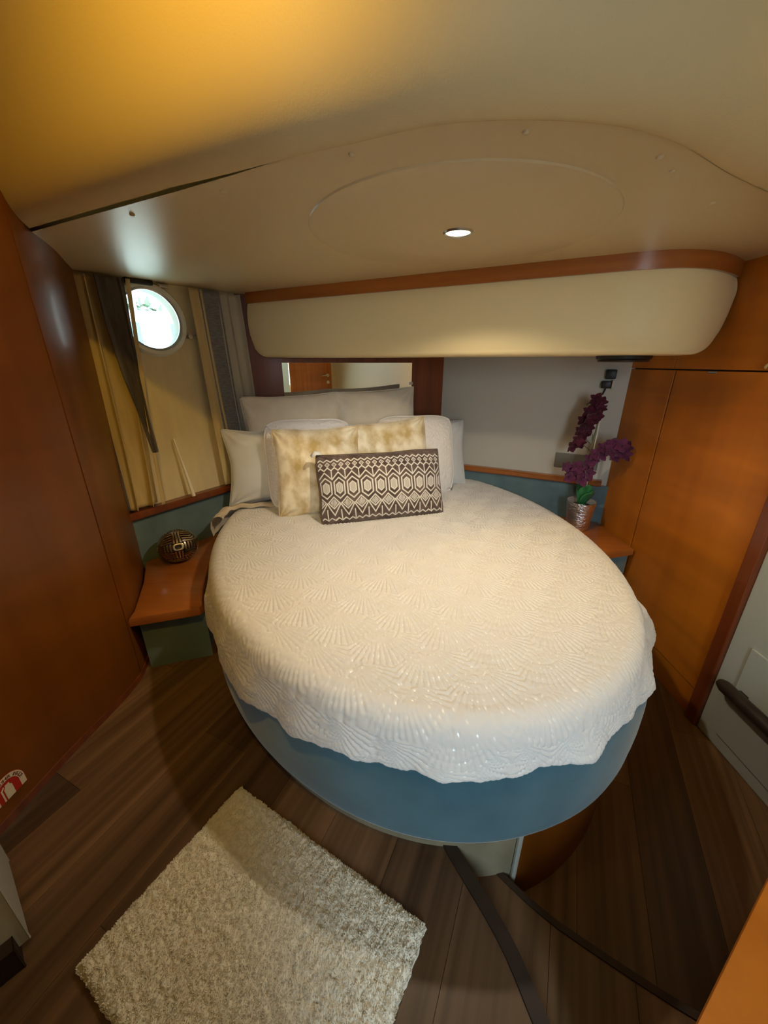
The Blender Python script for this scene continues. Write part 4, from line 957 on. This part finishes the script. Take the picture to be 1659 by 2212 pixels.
up = [(1.015, 1.16), (1.035, 1.145), (1.000, 1.135), (1.045, 1.115), (1.01, 1.11), (0.985, 1.10), (1.03, 1.085), (1.00, 1.075), (1.05, 1.07), (0.985, 1.055), (1.015, 1.05), (0.99, 1.025), (1.02, 1.02), (0.975, 1.00), (1.0, 0.985), (0.965, 0.965), (0.985, 0.945), (0.955, 0.93)]
for (x, z) in up: flower(rel(x + random.uniform(-.006, .006), 1.925 + random.uniform(-.03, .02), z), random.uniform(0.028, 0.036), (random.uniform(-.6, .4), -1, random.uniform(-.5, .3)), M['petald'])
dn = [(0.93, 0.825), (0.955, 0.80), (0.98, 0.83), (0.975, 0.785), (1.005, 0.81), (0.95, 0.775), (1.02, 0.84), (1.04, 0.865), (1.045, 0.90), (1.075, 0.895), (1.075, 0.93), (1.105, 0.925), (1.11, 0.955), (1.14, 0.95), (1.145, 0.915), (1.165, 0.94), (1.17, 0.905), (1.12, 0.90), (1.00, 0.77), (1.03, 0.80)]
for (x, z) in dn: flower(rel(x, lerp(1.93, 1.85, (x - .93) / .24) + random.uniform(-.03, .0), z), random.uniform(0.030, 0.040), (random.uniform(-.7, .3), -1, random.uniform(-.2, .5)), M['petal'])

# safety sticker on the left bulkhead
def wl_point(y):
    i = int(np.argmin(np.abs(Pw[:, 1] - y))); return Pw[i], NW[i], T_[i]
pw_, nw_, tw_ = wl_point(0.640)
stk = empty('safety_sticker'); tag(stk, 'red and white arched extinguisher sticker low on the left bulkhead', 'sticker')
tX = Vector((tw_[0], tw_[1], 0)).normalized(); nIn = Vector((-nw_[0], -nw_[1], 0)).normalized()
SM = Matrix((tX.to_4d(), Vector((0, 0, 1, 0)), nIn.to_4d(), (0, 0, 0, 1))).transposed()
base_p = Vector((pw_[0], pw_[1], 0.328)) + nIn * 0.0012
for i in range(3): SM[i][3] = base_p[i]
SM[3][0] = SM[3][1] = SM[3][2] = 0; SM[3][3] = 1
stk.matrix_world = SM @ Matrix.Diagonal((0.88, 0.88, 1, 1))
def flat(name, poly, z, m, th=0.0004):
    b = MB(); b.prism(poly, z, z + th); return b.build(name, m, stk)
def arch(r, hb, n=28): return [(-r, -hb)] + [(r * math.cos(a), r * math.sin(a)) for a in np.linspace(PI, 0, n)] + [(r, -hb)]
mw = mat('sticker_white', (0.72, 0.66, 0.54), .5); mr_ = mat('sticker_red', (0.42, 0.02, 0.012), .5)
flat('border', arch(0.0465, 0.030), 0.0, mr_); flat('arch_band', arch(0.045, 0.0285), 0.0005, mw); flat('red_field', arch(0.030, 0.0285), 0.0010, mr_)
flat('extinguisher', [(-0.011, -0.028), (0.011, -0.028), (0.011, 0.008), (0.006, 0.014), (0.006, 0.020), (-0.006, 0.020), (-0.006, 0.014), (-0.011, 0.008)], 0.0015, mw)
flat('hose', [(-0.019, -0.028), (-0.015, -0.028), (-0.015, 0.010), (-0.008, 0.016), (-0.010, 0.020), (-0.019, 0.012)], 0.0015, mw)
txt = 'EXTINGUISHER INSIDE'
for i, chh in enumerate(txt):
    if chh == ' ': continue
    a = PI * (1.0 - (i + 0.5) / len(txt)) 
    c = bpy.data.curves.new('t', 'FONT'); c.body = chh; c.size = 0.0135; c.align_x = 'CENTER'; c.extrude = 0.0002
    to = bpy.data.objects.new('t', c); COL.objects.link(to)
    dg = bpy.context.evaluated_depsgraph_get(); mm = bpy.data.meshes.new_from_object(to.evaluated_get(dg)); bpy.data.objects.remove(to)
    mm.materials.clear()
    o = new_obj('letter', mm, mat_dark if 'mat_dark' in globals() else globals().setdefault('mat_dark', mat('sticker_ink', (0.16, 0.03, 0.02), .6)), stk)
    o.location = (0.0325 * math.cos(a), 0.0325 * math.sin(a), 0.0016); o.rotation_euler = (0, 0, a - PI / 2)

# ================================================================== OUTSIDE THE PORTHOLE
def outside(dist, side, up_): 
    v = Vector((-0.604, 1.114, 0.107)).normalized(); r = v.cross(Vector((0, 0, 1))).normalized(); return Vector((0, 0, 1.32)) + v * dist + r * side + Vector((0, 0, up_))
qa = struct(MB().box((-30, 2.5, -1.0), (20, 40, 0.3)).build('ground', M['quay']))
bt = empty('moored_boat', outside(7.0, 0.2, -1.6)); bt.rotation_euler = (0, 0, 0.5); tag(bt, 'white motor boat moored beyond the porthole', 'boat')
hb = MB(); rows_ = []
for x in np.linspace(-3, 3, 13):
    w_ = 0.9 * (1 - max(0, (x - 0.5) / 2.5) ** 2) + 0.02
    rows_.append([(x, -w_, 1.0 + 0.1 * max(0, x)), (x, -w_ * 0.9, 0.4), (x, -w_ * .5, 0.0), (x, w_ * .5, 0.0), (x, w_ * 0.9, 0.4), (x, w_, 1.0 + 0.1 * max(0, x)), (x, -w_, 1.0 + 0.1 * max(0, x))])
hb.sheet(rows_).build('boat_hull', M['gelcoat'], bt, sm=50)
cbn = MB(); cbn.prism([(-2.2, -0.62), (0.6, -0.62), (1.3, -0.3), (1.3, 0.3), (0.6, 0.62), (-2.2, 0.62)], 1.0, 1.65, 0.08); cbn.build('cabin', M['gelcoat'], bt, sm=40)
for x in (-1.8, -0.9, 0.0): MB().box((x, -0.635, 1.2), (x + .55, -0.61, 1.5), 0.01).build('cabin_window', M['tinted'], bt)
MB().box((-2.4, -0.7, 2.1), (-0.2, 0.7, 2.16), 0.02).build('hardtop', M['gelcoat'], bt)
for x, y in ((-2.2, -.6), (-2.2, .6), (-.4, -.6), (-.4, .6)): MB().tube([(x, y, 1.6), (x, y, 2.12)], 0.03, 8).build('post', M['steel'], bt)
def bush(label, loc, r, sd_):
    t = empty('bush', loc); tag(t, label, 'bush', kind='thing'); rn = random.Random(sd_); b = MB()
    for k in range(500):
        v = Vector((rn.gauss(0, 1), rn.gauss(0, 1), rn.gauss(0, 1))).normalized() * r * rn.uniform(.6, 1.05); v.z = abs(v.z) * .9; u = Vector((rn.gauss(0, 1), rn.gauss(0, 1), rn.gauss(0, 1))).normalized() * .16; w_ = u.cross(v).normalized() * .08
        vs = [b.bm.verts.new(v + x) for x in (-u, w_, u, -w_)]; b.bm.faces.new(vs)
    b.build('foliage', M['grassy'], t); MB().tube([(0, 0, 0.28 - loc[2]), (0, 0, r * .5)], .08, 8).build('trunk', M['stem'], t)
bush('pale green bush beyond the boat, left in the porthole', outside(11, -0.5, -0.6), 1.1, 1)
bush('pale green bush beyond the boat, middle in the porthole', outside(13, 2.4, -0.9), 1.0, 2)
